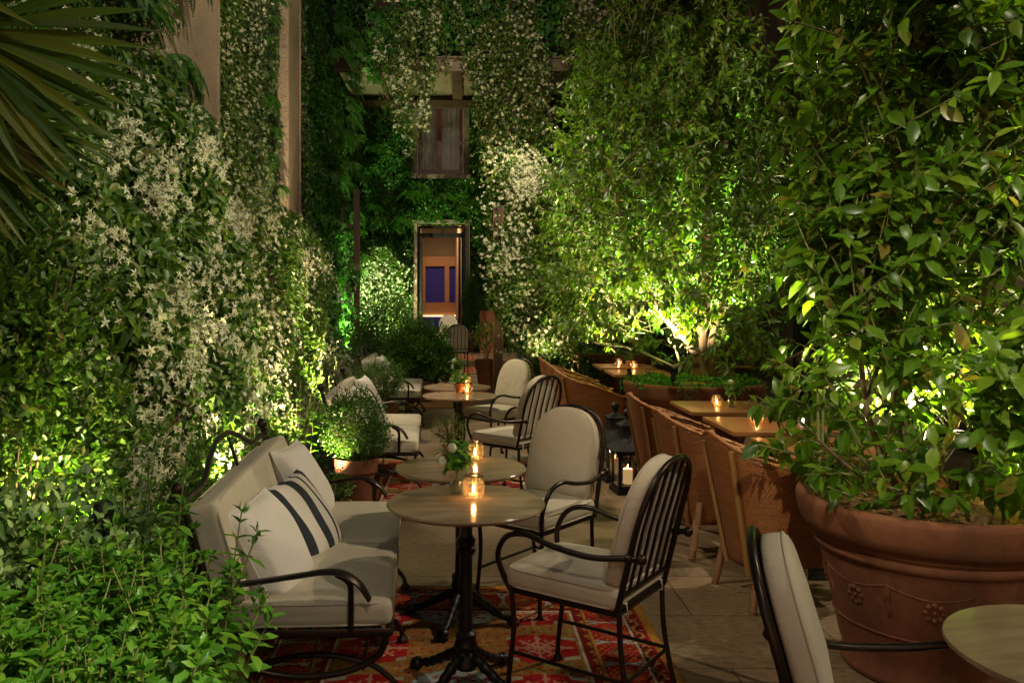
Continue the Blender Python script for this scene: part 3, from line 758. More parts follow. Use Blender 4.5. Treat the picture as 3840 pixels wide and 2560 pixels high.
# ------------------------------------------------------------------ iron furniture
def arch(n=22, w=.225, z0=.47, zs=.775, z1=1.02, e=2.35):
    pts = [(-w, z0), (-w * 1.0, zs)]
    for k in range(1, n):
        t = PI - PI * k / n; c, s_ = math.cos(t), math.sin(t)
        pts.append((w * math.copysign(abs(c) ** (2 / e), c), zs + (z1 - zs) * abs(s_) ** (2 / e)))
    return pts + [(w, zs), (w, z0)]
def bx_(z): return -.235 - .13 * (z - .44) / .58 - .02 * max(0, (z - .7)) / .3
def make_iron_chair():
    t = empty('iron_chair', (0, 0, 0))
    mb = MB()
    ap = arch(w=.228, z0=.44)
    mb.tube([(bx_(z), y, z) for y, z in ap], .0125, 10)
    for z in (.468, .515): mb.tube([(bx_(z), -.222, z), (bx_(z), .222, z)], .009, 8)
    for k in range(5):
        y = -.15 + .075 * k
        zt = .775 + .24 * (1 - abs(y / .225) ** 2.35) ** (1 / 2.35)
        mb.tube([(bx_(.515), y, .515), (bx_(.75), y, .75), (bx_(zt), y, zt)], .0068, 6)
    mb.build('back_frame', M['iron'], t)
    mb = MB(); fr = [(-.235, -.215, .44), (.235, -.215, .44), (.25, -.2, .44), (.25, .2, .44), (.235, .215, .44), (-.235, .215, .44)]
    mb.tube(fr, .0115, 8, True)
    for x in (-.12, 0, .12): mb.box((x, 0, .44), (.03, .42, .006))
    mb.build('seat_frame', M['iron'], t)
    for s in (1, -1):
        mb = MB(); pts = smoothpath([(-.335, s * .235, .672), (-.28, s * .236, .668), (-.14, s * .262, .655), (.02, s * .27, .672), (.14, s * .268, .697), (.235, s * .262, .672), (.285, s * .25, .59), (.272, s * .228, .50), (.243, s * .212, .435)], 5)
        mb.tube(pts, .0118, 10); mb.ball((-.34, s * .235, .673), .021, 8); mb.lathe([(.017, -.012), (.019, 0), (.017, .012)], (0, 0, 0), 10, Matrix.Translation((-.29, s * .236, .668)) @ Matrix.Rotation(PI / 2, 4, 'Y'))
        mb.build('armrest', M['iron'], t)
        for x0, x1, xm in ((.245, .262, .236), (-.238, -.30, -.245)):
            mb = MB(); mb.tube(smoothpath([(x0, s * .208, .44), (xm, s * .205, .28), (x1 * .98 if x1 > 0 else x1 * .92, s * .207, .1), (x1, s * .21, .012)], 4), .0112, 8)
            mb.lathe([(.012, .0), (.021, .004), (.022, .012), (.014, .024), (.011, .03)], (x1, s * .21, 0), 12)
            mb.build('leg', M['iron'], t)
    mb = MB()
    for s in (1, -1): mb.tube([(-.263, s * .206, .183), (.245, s * .206, .183)], .008, 8)
    mb.tube([(-.263, -.206, .183), (-.263, .206, .183)], .008, 8); mb.build('stretcher', M['iron'], t)
    mb = MB(); mb.rbox((.01, 0, .4955), (.51, .465, .085), .03, 8, .018); o = mb.build('seat_cushion', M['fabric'], t)
    pp = []
    for zc in (.531, .462):
        ring = []
        for k in range(40):
            a = 2 * PI * k / 40; c, s_ = math.cos(a), math.sin(a)
            ring.append((.01 + .253 * math.copysign(abs(c) ** .22, c), .230 * math.copysign(abs(s_) ** .22, s_), zc))
        pp.append(ring)
    mb = MB(); [mb.tube(r_, .0042, 6, True) for r_ in pp]; mb.build('piping', M['fabric'], o)
    # back cushion, arched
    out = [(y * .985, z) for y, z in arch(26, .222, .545, .775, 1.018)]
    out = [(-.205, .54), (-.1, .537), (0, .536), (.1, .537), (.205, .54)][::-1] + [(-.219, .56)] + out[1:-1] + [(.219, .56)]
    def fr_(a, b, h): return (bx_(b) + .052 + h, a, b + h * .18)
    mb = MB(); mb.loft(out, [(0, .048), (.5, .046), (.85, .040), (.95, .034), (.985, .026), (1, .012), (1, -.012), (.985, -.026), (.95, -.032), (.8, -.036), (0, -.038)], fr_)
    o = mb.build('back_cushion', M['fabric'], t, True, 60)
    mb = MB(); mb.tube([fr_(a * .992, .78 + (b - .78) * .992, .024) for a, b in out], .0042, 6, True); mb.build('piping', M['fabric'], o)
    mb = MB()
    for s in (1, -1):
        y = s * .17; mb.tube([(bx_(.44) + .03, y, .47), (bx_(.44) - .017, y, .475), (bx_(.44) - .019, y, .435), (bx_(.44) + .02, y, .425)], .012, 6, False, True, (.9, .22))
    mb.build('strap', M['strap'], t)
    return t
chair0 = make_iron_chair()
def place_chair(first, x, y, z, f, label):
    o = chair0 if first else copy_tree(chair0)
    o.location = (x, y, z); o.rotation_euler = (0, 0, math.atan2(f[1], f[0]))
    return tag(o, label, 'chair', 'cushioned iron chairs')
place_chair(True, .524, 3.468, .008, (-.81, .585), 'iron armchair with slatted back turned to us, on the right corner of the nearest rug')
place_chair(False, .41, 4.60, 0, (-.655, -.755), 'iron armchair showing the front of its tall cream cushion, at the second round table')
place_chair(False, .42, 7.01, .006, (-.73, .68), 'slatted iron armchair seen from behind beside the third round table')
place_chair(False, .335, 8.58, 0, (-.76, -.65), 'cream cushioned iron armchair facing us, behind the slatted chair at the third round table')
place_chair(False, -.13, 17.05, .14, (-.12, 1), 'small far iron chair with its slatted back to us on the first step')
place_chair(False, -.36, 19.4, .277, (-.1, -1), 'far cream backed chair facing us beyond the small table on the step')
place_chair(False, 1.13, 2.08, 0, (.935, -.35), 'nearest iron chair, cut by the bottom edge, its narrow side turned to us')

def make_sofa():
    t = empty('iron_settee', (0, 0, 0)); L = .83
    mb = MB(); mb.tube([(.31, -L, .375), (.31, L, .375), (-.31, L, .375), (-.31, -L, .375)], .016, 8, True)
    for x in (-.15, 0, .15): mb.box((x, 0, .372), (.03, 2 * L - .04, .006))
    mb.build('seat_frame', M['iron'], t)
    mb = MB()
    for s in (1, -1):
        pts = [(.30 * math.cos(PI * k / 20), s * (L - .015), .372 - .165 * math.sin(PI * k / 20) ** .8) for k in range(21)]
        mb.tube(pts, .013, 10)
    for x, z in ((-.21, .228), (0, .207), (.21, .228)): mb.tube([(x, -L + .02, z), (x, L - .02, z)], .0055, 6)
    mb.build('cradle', M['iron'], t)
    for y in (-.60, 0, .74):
        mb = MB(); mb.tube(smoothpath([(.345, y, .012), (.33, y, .07), (.24, y, .15), (.10, y, .19), (0, y, .198), (-.10, y, .19), (-.24, y, .15), (-.33, y, .07), (-.345, y, .012)], 4), .0125, 8)
        for x in (.345, -.345): mb.lathe([(.014, 0), (.027, .004), (.028, .013), (.018, .026), (.013, .034)], (x, y, 0), 12)
        mb.build('leg', M['iron'], t)
    for s in (1, -1):
        mb = MB(); pts = smoothpath([(-.375, s * L, .555), (-.2, s * L, .572), (-.02, s * L, .596), (.07, s * L, .607), (.14, s * L, .598), (.20, s * L, .555), (.235, s * L, .50)], 5)
        n = len(pts); mb.tube(pts, [.027 + .008 * math.exp(-((i - n * .75) / 6) ** 2) for i in range(n)], 10, False, True, (1, .34))
        mb.tube(smoothpath([(.165, s * L, .375), (.166, s * L, .50), (.158, s * L, .565), (.11, s * L, .597)], 4), .0115, 8)
        mb.build('armrest', M['iron'], t)
    # back: two posts with finials, camelback rail, rods
    mb = MB()
    def px(z): return -.31 - .165 * (z - .375) / .55
    for s in (1, -1):
        mb.tube([(px(.375), s * L, .375), (px(.88), s * L, .88)], .0145, 8); mb.ball((px(.925), s * L, .925), .029, 10)
        mb.lathe([(.012, 0), (.022, .006), (.018, .014), (.024, .02), (.012, .03)], (px(.885), s * L, .872), 12)
    crest = smoothpath([(px(.85), -L, .85), (px(.865) - .01, -.72, .868), (px(.87) - .01, -.50, .872), (px(.93) - .01, -.32, .935), (px(.98) - .01, -.13, .985), (px(.985) - .01, .0, .992), (px(.98) - .01, .13, .985), (px(.93) - .01, .32, .935), (px(.87) - .01, .50, .872), (px(.865) - .01, .72, .868), (px(.85), L, .85)], 5)
    mb.tube(crest, .013, 8); mb.tube([(px(.43), -L, .43), (px(.43), L, .43)], .011, 8)
    for y in (-.62, .06, .62):
        z = .98 - .36 * y * y; mb.tube([(px(.43), y, .43), (px(z), y, z)], .008, 6)
    mb.build('back_frame', M['iron'], t)
    for s in (1, -1):
        mb = MB(); mb.rbox((.005, s * .402, .432), (.63, .80, .098), .03, 10, .022); o = mb.build('seat_cushion', M['fabric'], t)
        mb = MB()
        for zc in (.472, .392):
            mb.tube([(.005 + .313 * math.copysign(abs(math.cos(a)) ** .2, math.cos(a)), s * .402 + .397 * math.copysign(abs(math.sin(a)) ** .2, math.sin(a)), zc) for a in [2 * PI * k / 48 for k in range(48)]], .0045, 6, True)
        mb.build('piping', M['fabric'], o)
    rot = Matrix.Translation((px(.64) + .04, 0, .66)) @ Matrix.Rotation(R(-17), 4, 'Y')
    mb = MB(); mb.rbox((0, 0, 0), (.135, 1.62, .40), .03, 12, 0, rot); o = mb.build('back_cushion', M['fabric'], t)
    mb = MB()
    for xx in (.062, -.062):
        mb.tube([rot @ Vector((xx, .805 * math.copysign(abs(math.cos(a)) ** .2, math.cos(a)), .195 * math.copysign(abs(math.sin(a)) ** .2, math.sin(a)))) for a in [2 * PI * k / 48 for k in range(48)]], .0045, 6, True)
    mb.build('piping', M['fabric'], o)
    return t
sofa0 = make_sofa()
def place_sofa(first, x, y, rz, label, grp='cushioned iron settees'):
    o = sofa0 if first else copy_tree(sofa0)
    o.location = (x, y, .011 if not False else 0); o.rotation_euler = (0, 0, rz); return tag(o, label, 'settee', grp)
SOFAS = [(-.63, 3.965, R(3.0)), (-.71, 7.63, R(1.9)), (-.88, 11.45, R(1.8))]
place_sofa(True, *SOFAS[0], 'nearest cream cushioned iron settee with a curved back rail, on the front rug')
place_sofa(False, *SOFAS[1], 'middle iron settee, partly hidden by the potted shrub with stringy bright leaves')
place_sofa(False, *SOFAS[2], 'farthest iron settee, half hidden by shrubs before the first step')

def pillow_mesh(mat, sz=.50, th=.085, parent=None, seed=0):
    n = 22; mb = MB()
    for sgn in (1, -1):
        b = len(mb.v)
        for i in range(n + 1):
            for j in range(n + 1):
                a, c = -1 + 2 * i / n, -1 + 2 * j / n
                pin = 1 - .075 * (1 - abs(a) ** 2.5) * abs(c) ** 3; pin2 = 1 - .075 * (1 - abs(c) ** 2.5) * abs(a) ** 3
                k = max(0, (1 - abs(a) ** 2.6) * (1 - abs(c) ** 2.6)) ** .48
                h = th * k * (1 + .07 * math.sin(5 * a + seed) * math.cos(4 * c + 2 * seed)) * (1 - .12 * c)
                mb.v.append((sgn * (h + .003), a * sz / 2 * pin2, c * sz / 2 * pin))
        for i in range(n):
            for j in range(n):
                q = b + i * (n + 1) + j; f = (q, q + n + 1, q + n + 2, q + 1); mb.f.append(f if sgn > 0 else f[::-1])
    o = mb.build('scatter_cushion', mat, parent)
    pp = []
    for k in range(80):
        t = k / 20; e, f = int(t), t - int(t); a, c = [(-1 + 2 * f, -1), (1, -1 + 2 * f), (1 - 2 * f, 1), (-1, 1 - 2 * f)][e]
        pp.append((0, a * sz / 2 * (1 - .075 * (1 - abs(c) ** 2.5) * abs(a) ** 3), c * sz / 2 * (1 - .075 * (1 - abs(a) ** 2.5) * abs(c) ** 3)))
    MB().tube(pp, .0045, 6, True).build('piping', mat, o); return o
def put_pillow(o, s, ly, lx, z, tilt, yaw, roll, label, grp='cushions on the settees'):
    x, y, rz = SOFAS[s]
    M_ = Matrix.Translation((x, y, 0)) @ Matrix.Rotation(rz, 4, 'Z') @ Matrix.Translation((lx, ly, z)) @ Matrix.Rotation(R(yaw), 4, 'Z') @ Matrix.Rotation(R(-tilt), 4, 'Y') @ Matrix.Rotation(R(roll), 4, 'X')
    o.matrix_world = M_; return tag(o, label, 'cushion', grp)
pa, pb, pc = pillow_mesh(M['white'], .45, .10, None, 1), pillow_mesh(M['stripe'], .45, .085, None, 2), pillow_mesh(M['white'], .46, .095, None, 4)
put_pillow(pa, 0, -.51, -.19, .615, 29, -10, 0, 'plain off white cushion at the near end of the front settee')
put_pillow(pb, 0, -.08, -.115, .61, 31, -16, 3, 'black striped cushion between the two plain ones on the front settee')
put_pillow(pc, 0, .48, -.195, .66, 27, -8, -2, 'plain off white cushion at the far end of the front settee')
def dup_pillow(o): return copy_tree(o)
put_pillow(dup_pillow(pa), 1, -.38, -.20, .66, 24, -6, 2, 'plain cushion at the near end of the middle settee, behind the potted shrub')
put_pillow(dup_pillow(pb), 1, .10, -.14, .645, 25, -10, -2, 'striped cushion in the middle of the middle settee')
put_pillow(dup_pillow(pc), 1, .58, -.20, .67, 22, -8, 0, 'plain cushion at the far end of the middle settee')
put_pillow(dup_pillow(pc), 2, -.1, -.18, .67, 22, -8, 0, 'plain cushion on the farthest settee')

# round bistro tables
def make_table():
    t = empty('bistro_table', (0, 0, 0))
    MB().lathe([(.0001, .0), (.30, 0), (.335, .008), (.348, .017), (.350, .022), (.346, .027), (.0001, .027)], (0, 0, .708), 72).build('table_top', M['marble'], t, True, 25)
    mb = MB(); mb.lathe([(.045, .075), (.056, .09), (.05, .12), (.042, .135), (.046, .155), (.052, .17), (.043, .19), (.048, .21), (.048, .216), (.031, .226), (.029, .30), (.028, .36),
        (.028, .52), (.036, .528), (.044, .54), (.044, .552), (.036, .56), (.042, .572), (.044, .585), (.034, .596), (.028, .61), (.030, .69), (.05, .70), (.06, .707)], (0, 0, 0), 24)
    mb.box((0, 0, .70), (.36, .05, .012)); mb.box((0, 0, .699), (.05, .36, .012))
    mb.build('column', M['cast'], t)
    for k in range(4):
        a = PI / 4 + k * PI / 2 + .12; c, s_ = math.cos(a), math.sin(a); mb = MB()
        pts = [(r_ * c, r_ * s_, z) for r_, z in ((.03, .125), (.07, .118), (.12, .092), (.18, .062), (.23, .042), (.275, .030))]
        mb.tube(smoothpath(pts, 4), [.025 - .009 * i / 20 + .003 * math.sin(i * 2.1) for i in range(21)], 10)
        mb.ball((.285 * c, .285 * s_, .026), .026, 8, (1.25, 1.25, 1)); mb.ball((.31 * c, .31 * s_, .014), .015, 6); mb.ball((.30 * c - .018 * s_, .30 * s_ + .018 * c, .014), .014, 6); mb.ball((.30 * c + .018 * s_, .30 * s_ - .018 * c, .014), .014, 6)
        mb.build('foot', M['cast'], t)
    return t
table0 = make_table()
def place_table(first, x, y, z, rz, label):
    o = table0 if first else copy_tree(table0); o.location = (x, y, z); o.rotation_euler = (0, 0, rz); o.scale = (.957, .957, 1.061); return tag(o, label, 'table', 'round stone topped bistro tables')
place_table(True, .015, 3.52, .011, 0, 'round bistro table on the front rug holding the white flower vase and one candle')
place_table(False, -.009, 4.26, .011, .35, 'round bistro table just behind the nearest one, with the herb pot and candle')
place_table(False, -.024, 7.48, .011, .1, 'third round bistro table with the red herb pot and bright candle')
place_table(False, -.054, 8.33, 0, .5, 'round bistro table behind the third one, with a tall glass vase')
place_table(False, 1.553, 2.03, 0, .2, 'round bistro table cut off at the bottom right corner, bare top')
place_table(False, -.53, 17.9, .14, .2, 'small far round table on the first step, half hidden by a leafy shrub')

# ------------------------------------------------------------------ table things
def make_candle():
    t = empty('candle_holder', (0, 0, 0)); n = 44; V = []; F_q = []
    prof = [(.030, .002), (.038, .006), (.044, .025), (.047, .045), (.045, .066), (.037, .083), (.033, .092), (.036, .099)]
    for r_, z in prof:
        for k in range(n): rr = r_ * (1 + .035 * math.cos(k * 2 * PI / n * 11)); V.append((rr * math.cos(2 * PI * k / n), rr * math.sin(2 * PI * k / n), z))
    for i in range(len(prof) - 1):
        for k in range(n): F_q.append((i * n + k, i * n + (k + 1) % n, (i + 1) * n + (k + 1) % n, (i + 1) * n + k))
    F_q.append(tuple(range(n))); m_ = MB(); m_.add(V, F_q); m_.build('glass', M['amber'], t)
    mb = MB()
    mb.tube([(.036 * math.cos(a), .036 * math.sin(a), .099) for a in [2 * PI * k / 24 for k in range(24)]], .0022, 6, True)
    for k in range(22):
        a = 2 * PI * k / 22; b = a + PI / 22
        mb.tube([(.0365 * math.cos(a), .0365 * math.sin(a), .098), (.043 * math.cos(b), .043 * math.sin(b), .078), (.0365 * math.cos(a + PI / 11), .0365 * math.sin(a + PI / 11), .098)], .0013, 4)
    mb.build('filigree_rim', M['cast'], t)
    MB().lathe([(.0001, .004), (.019, .004), (.019, .02), (.0001, .019)], (0, 0, 0), 16).build('tealight', M['wax'], t)
    MB().lathe([(.0002, .022), (.004, .028), (.0058, .036), (.004, .048), (.0015, .058), (.0002, .064)], (0, 0, 0), 10).build('flame', M['flame'], t)
    ld = bpy.data.lights.new('candle_light', 'POINT'); ld.energy = CANDLE_W; ld.color = (1, .55, .20); ld.shadow_soft_size = .006
    lo = bpy.data.objects.new('candle_light', ld); COL.objects.link(lo); lo.parent = t; lo.location = (0, 0, .046)
    return t
CANDLE_W = 1.1
candle0 = make_candle()
for i, (x, y, z, lb_) in enumerate([(.048, 3.58, .7915, 'glowing ribbed glass candle holder on the nearest round table'),
    (.068, 4.44, .7915, 'glowing glass candle holder on the second round table, beside the herb pot'),
    (.045, 7.62, .7915, 'lit glass candle holder beside the red herb pot on the third round table'),
    (.039, 8.52, .7805, 'lit candle holder beside the tall vase on the fourth round table'),
    (2.17, 7.1, .7405, 'lit candle holder beside a glass vase on the square wooden table'),
    (2.15, 6.08, .7405, 'candle holder near the hanging leaves on the shiny wooden table'),
    (2.16, 11.5, .7405, 'lit candle holder on the farthest wooden table before the far planter'),
    (2.28, 11.07, .7405, 'dim candle holder beside the small red pot on a far wooden table')]):
    o = candle0 if i == 0 else copy_tree(candle0); o.location = (x, y, z); tag(o, lb_, 'candle holder', 'glass candle holders on the tables')

def leafsprig(lv, base, top, n, L, W, shape='oval', bend=.2):
    base, top = np.array(base, float), np.array(top, float); d0 = unit((top - base)[None])[0]
    t = np.linspace(.25, 1, n); P = base + (top - base) * t[:, None]
    a = rng.uniform(0, 2 * PI) + np.arange(n) * 2.4
    e1 = unit(np.cross(d0, [.3, .5, .81])[None])[0]; e2 = np.cross(d0, e1)
    D = unit(np.cos(a)[:, None] * e1 + np.sin(a)[:, None] * e2 + d0 * .45 + rng.normal(size=(n, 3)) * .15)
    Nn = unit(d0 - (D @ d0)[:, None] * D + 1e-3); lv.add(P, D, Nn, L * rng.uniform(.7, 1.15, n), W * rng.uniform(.7, 1.15, n), shape, bend, .15)
def make_vase(seed, hgt=.10, flowers=2):
    t = empty('flower_vase', (0, 0, 0)); h = hgt
    MB().lathe([(.0001, .001), (.031, .001), (.034, .006), (.034, h * .62), (.030, h * .76), (.019, h * .86), (.018, h * .93), (.022, h)], (0, 0, 0), 24).build('glass', M['glass'], t)
    MB().lathe([(.0001, .004), (.0315, .004), (.0315, h * .5), (.0001, h * .5)], (0, 0, 0), 20).build('water', M['glass'], t)
    sm = MB(); lv = Leaves(); r_ = random.Random(seed)
    for k in range(14):
        a = r_.uniform(0, 2 * PI); sp = r_.uniform(.02, .09); tz = h + r_.uniform(.02, .12)
        b0 = (.018 * math.cos(a + 3), .018 * math.sin(a + 3), .012); nk = (.010 * math.cos(a), .010 * math.sin(a), h * .95); tp = (sp * math.cos(a), sp * math.sin(a), tz)
        sm.tube(smoothpath([b0, nk, tp], 4), .0016, 4); leafsprig(lv, nk, tp, 8, .054, .026, 'oval', .35)
    sm.build('stem', M['stem'], t); lv.build('foliage', M['mint'], t)
    for k in range(flowers):
        mb = MB(); c = [(-.02, -.02, h + .075), (-.062, -.03, h + .022), (.02, .0, h + .115)][k]
        for j in range(3):
            mb.lathe([(.0004, 0), (.016 - .003 * j, .006), (.021 - .005 * j, .020), (.016 - .004 * j, .036 - .002 * j), (.013 - .004 * j, .038)], (0, 0, 0), 12, Matrix.Translation(c) @ Matrix.Rotation(.4 + .5 * k, 4, 'X') @ Matrix.Rotation(.3 * j, 4, 'Z'))
        mb.build('flower', M['rose_petal'], t)
    return t
for i, (x, y, z, h, nf, lb_) in enumerate([(-.025, 3.66, .7915, .112, 2, 'small glass bottle vase with white flowers on the nearest round table'),
    (-.058, 8.36, .7805, .16, 1, 'tall glass vase with one white flower on the fourth round table'),
    (2.275, 7.03, .7405, .12, 1, 'glass bottle vase with dark leaves on the square wooden table')]):
    o = make_vase(i + 3, h, nf); o.location = (x, y, z); tag(o, lb_, 'vase')

def pot_profile(r, h):
    return [(r * .60, 0), (r * .64, h * .02), (r * .72, h * .3), (r * .83, h * .66), (r * .85, h * .70), (r * .95, h * .72), (r * .98, h * .76), (r * .96, h * .80), (r * .99, h * .86), (r * 1.0, h * .94), (r * .985, h), (r * .9, h), (r * .86, h * .95), (r * .85, h * .86)]
def bush(lv, c, rad, n, L, W, shape='diamond', up=.4, shell=.55):
    d = unit(rng.normal(size=(n, 3))); k = rng.uniform(shell, 1, n) ** .8
    k *= 1 + .42 * wob(d[:, 0] * 3 + c[0], d[:, 2] * 3 + d[:, 1] * 2, c[1])
    P = np.array(c) + d * k[:, None] * np.array(rad)
    D = unit(d + np.array([0, 0, up]) + rng.normal(size=d.shape) * .7); Nn = unit(rng.normal(size=d.shape) + d * .5 + np.array([0, 0, .6]))
    Nn = unit(Nn - (Nn * D).sum(1, keepdims=True) * D); lv.add(P, D, Nn, L * rng.uniform(.6, 1.25, n), W * rng.uniform(.6, 1.25, n), shape, .2, .15)
def potted(name, label, cat, loc, r, h, terra, bushes, leafmat, group=None, L=.018, W=.010, shape='diamond', stems=14, sprigs=0, rz=0):
    t = empty(name, loc, rz, label, cat, group)
    pot = MB().lathe(pot_profile(r, h), (0, 0, 0), 40).build('pot', terra, t, True, 50)
    MB().lathe([(.0001, h * .90), (r * .5, h * .905), (r * .86, h * .895)], (0, 0, 0), 24).build('soil', M['soil'], t)
    lv = Leaves(); sm = MB()
    for c, rad, n in bushes:
        bush(lv, c, rad, n, L, W, shape)
        for k in range(stems):
            d = unit(rng.normal(size=(1, 3)))[0]; e = np.array(c) + d * np.array(rad) * .9; e[2] = max(e[2], h)
            m_ = np.array([e[0] * .35, e[1] * .35, h + (e[2] - h) * .55])
            sm.tube(smoothpath([(e[0] * .1, e[1] * .1, h * .9), m_, e], 4), .0022 if r < .1 else .0042, 4)
            if sprigs: leafsprig(lv, e, e + np.array([d[0], d[1], abs(d[2])]) * sprigs, 9, L, W, shape)
    lv.build('foliage', leafmat, t, shape == 'oval'); sm.build('stem', M['woody'], t); return t
potted('herb_pot', 'small clay pot of thyme on the second round table', 'potted herb', (-.068, 4.48, .7915), .037, .07, M['terra_small'], [((0, 0, .155), (.09, .09, .075), 900)], M['box'], 'herb pots on the tables', .010, .0055, 'diamond', 26, .03)
potted('herb_pot', 'bright terracotta pot of mint beside the candle on the third round table', 'potted herb', (-.032, 7.69, .7915), .042, .085, M['terra_small'], [((0, 0, .135), (.07, .07, .045), 240)], M['mint'], 'herb pots on the tables', .022, .013, 'oval', 10, .03)
potted('herb_pot', 'small terracotta pot on the far wooden table next to the far planter', 'potted herb', (2.26, 11.3, .7405), .045, .085, M['terra_small'], [((0, 0, .12), (.06, .06, .04), 160)], M['box'], 'herb pots on the tables', .02, .011, 'diamond', 8, .02)
potted('herb_pot', 'tiny red potted cactus on the far round table on the step', 'potted herb', (-.33, 17.85, .9205), .05, .09, M['terra_small'], [((0, 0, .14), (.05, .05, .06), 160)], M['box'], 'herb pots on the tables', .02, .011, 'diamond', 8, .02)

# ------------------------------------------------------------------ wooden tables, wicker chairs, lanterns
def make_wood_table():
    t = empty('wooden_table', (0, 0, 0))
    mb = MB(); mb.rbox((0, 0, .722), (.75, .75, .034), .005, 3); o = mb.build('table_top', M['wood'], t)
    MB().box((0, 0, .701), (.6, .06, .012)).box((0, 0, .7), (.06, .6, .012)).build('top_bracket', M['black'], t, False)
    MB().rbox((0, 0, .355), (.075, .075, .68), .006, 2).build('pedestal', M['black'], t)
    MB().rbox((0, 0, .010), (.46, .46, .018), .006, 2).build('base_plate', M['black'], t); return t
wt0 = make_wood_table()
for i, (x, y, lb_) in enumerate([(2.27, 5.11, 'square wooden table half hidden behind the drooping leaves of the nearest potted tree'), (2.24, 6.10, 'square wooden table with leaf reflections in its shiny top'),
    (2.235, 7.11, 'square wooden table in front of the middle planter, with candle and vase'), (2.225, 10.51, 'far square wooden table just beyond the middle planter'), (2.23, 11.52, 'farthest square wooden table, in front of the far planter')]):
    o = wt0 if i == 0 else copy_tree(wt0); o.location = (x, y, 0); tag(o, lb_, 'table', 'square wooden tables')

def make_wicker():
    t = empty('wicker_chair', (0, 0, 0))
    # plan: U open to +x.  parameter s in [-1,1] round from one arm front to the other
    def plan(s, k):
        a = abs(s); R_ = .205 + .085 * k
        if a < .52:
            th = (s / .52) * PI / 2; x = -.05 - R_ * math.cos(th) ** .72; y = R_ * math.copysign(abs(math.sin(th)) ** .85, s)
        else:
            x = -.05 + (a - .52) / .48 * .33; y = math.copysign(R_ - .012 * (a - .52) / .48, s)
        return x - .06 * k * max(0, 1 - a * 1.3), y
    def rail(s): a = abs(s); return .665 + .255 * (1 - min(1, a / .95)) ** 1.05 - .02 * a
    n, m_ = 72, 22; V = []; W_ = []; Fq = []; AL = [0]
    for i in range(n): AL.append(AL[-1] + math.dist(plan(-1 + 2 * i / n, .6), plan(-1 + 2 * (i + 1) / n, .6)))
    for i in range(n + 1):
        s = -1 + 2 * i / n; zr = rail(s); z0 = .20 + .03 * abs(s)
        for j in range(m_ + 1):
            k = j / m_; x, y = plan(s, k); V.append((x, y, z0 + (zr - z0) * k)); W_.append((AL[i] / .011, (z0 + (zr - z0) * k) / .0085, 0))
    for i in range(n):
        for j in range(m_): q = i * (m_ + 1) + j; Fq.append((q, q + m_ + 1, q + m_ + 2, q + 1))
    me = bulk('shell', V, [np.array(Fq)]); at = me.attributes.new('weave', 'FLOAT_VECTOR', 'POINT'); at.data.foreach_set('vector', np.array(W_, np.float32).ravel())
    o = link('shell', me, M['wicker'], t); sd = o.modifiers.new('thickness', 'SOLIDIFY'); sd.thickness = .008
    # braided rail: a flattened roll with the plait's ripple
    mb = MB(); base = [Vector((*plan(-1 + 2 * i / 150, 1), rail(-1 + 2 * i / 150))) for i in range(151)]
    mb.tube(base, [.0135 + .0022 * math.sin(i * 1.55) for i in range(151)], 8, False, True, (1.25, .85))
    mb.tube([p + Vector((.0, .0, .006)) + Vector((p.x + .05, p.y, 0)).normalized() * .014 * math.cos(i * .8) for i, p in enumerate(base)], .007, 5)
    mb.build('rail', M['braid'], t)
    # front skirt and seat
    MB().rbox((.03, 0, .40), (.44, .43, .03), .012, 4).build('seat', M['braid'], t)
    V = []; W_ = []; Fq = []
    for i in range(25):
        for j in range(9): y = -.215 + .43 * i / 24; z = .21 + .185 * j / 8; V.append((.285, y, z)); W_.append((i * .95, z / .0085, 0))
    for i in range(24):
        for j in range(8): q = i * 9 + j; Fq.append((q, q + 9, q + 10, q + 1))
    me = bulk('skirt', V, [np.array(Fq)]); at = me.attributes.new('weave', 'FLOAT_VECTOR', 'POINT'); at.data.foreach_set('vector', np.array(W_, np.float32).ravel())
    link('skirt', me, M['wicker'], t)
    for s in (.20, -.20):
        p = [Vector((*plan(s, k), .17 + (rail(s) - .19) * k)) for k in (0, .3, .7, 1)]
        nrm = [Vector((q.x + .02, q.y, 0)).normalized() * .018 for q in p]
        mb = MB(); mb.tube(smoothpath([a_ + b_ for a_, b_ in zip(p, nrm)], 4), .016, 8); mb.build('pole', M['rattan'], t)
    for x, y, dx, dy in ((-.20, .2, -.07, .045), (-.20, -.2, -.07, -.045), (.24, .2, .02, .02), (.24, -.2, .02, -.02)):
        mb = MB(); mb.tube([(x, y, .36), (x + dx * .4, y + dy * .4, .22), (x + dx, y + dy, .012)], [.024, .024, .021], 10); mb.lathe([(.018, 0), (.019, .012)], (x + dx, y + dy, 0), 10); mb.build('leg', M['wrap'], t)
    return t
wc0 = make_wicker()
for i, (x, y, rz, lb_) in enumerate([(1.76, 4.62, .10, 'nearest wicker tub chair, between the big terracotta planter and the slatted iron chair'), (1.68, 5.52, .13, 'second wicker tub chair, just behind the nearest one'),
    (1.69, 6.48, .10, 'third wicker tub chair, its high back beside the black lantern'), (1.38, 8.86, .10, 'wicker tub chair tucked close in front of the middle planter'),
    (1.38, 9.62, .12, 'wicker tub chair behind the one at the middle planter'), (1.38, 10.55, .08, 'farthest wicker tub chair, at the far wooden tables')]):
    o = wc0 if i == 0 else copy_tree(wc0); o.location = (x, y, 0); o.rotation_euler = (0, 0, rz); tag(o, lb_, 'chair', 'wicker tub chairs')

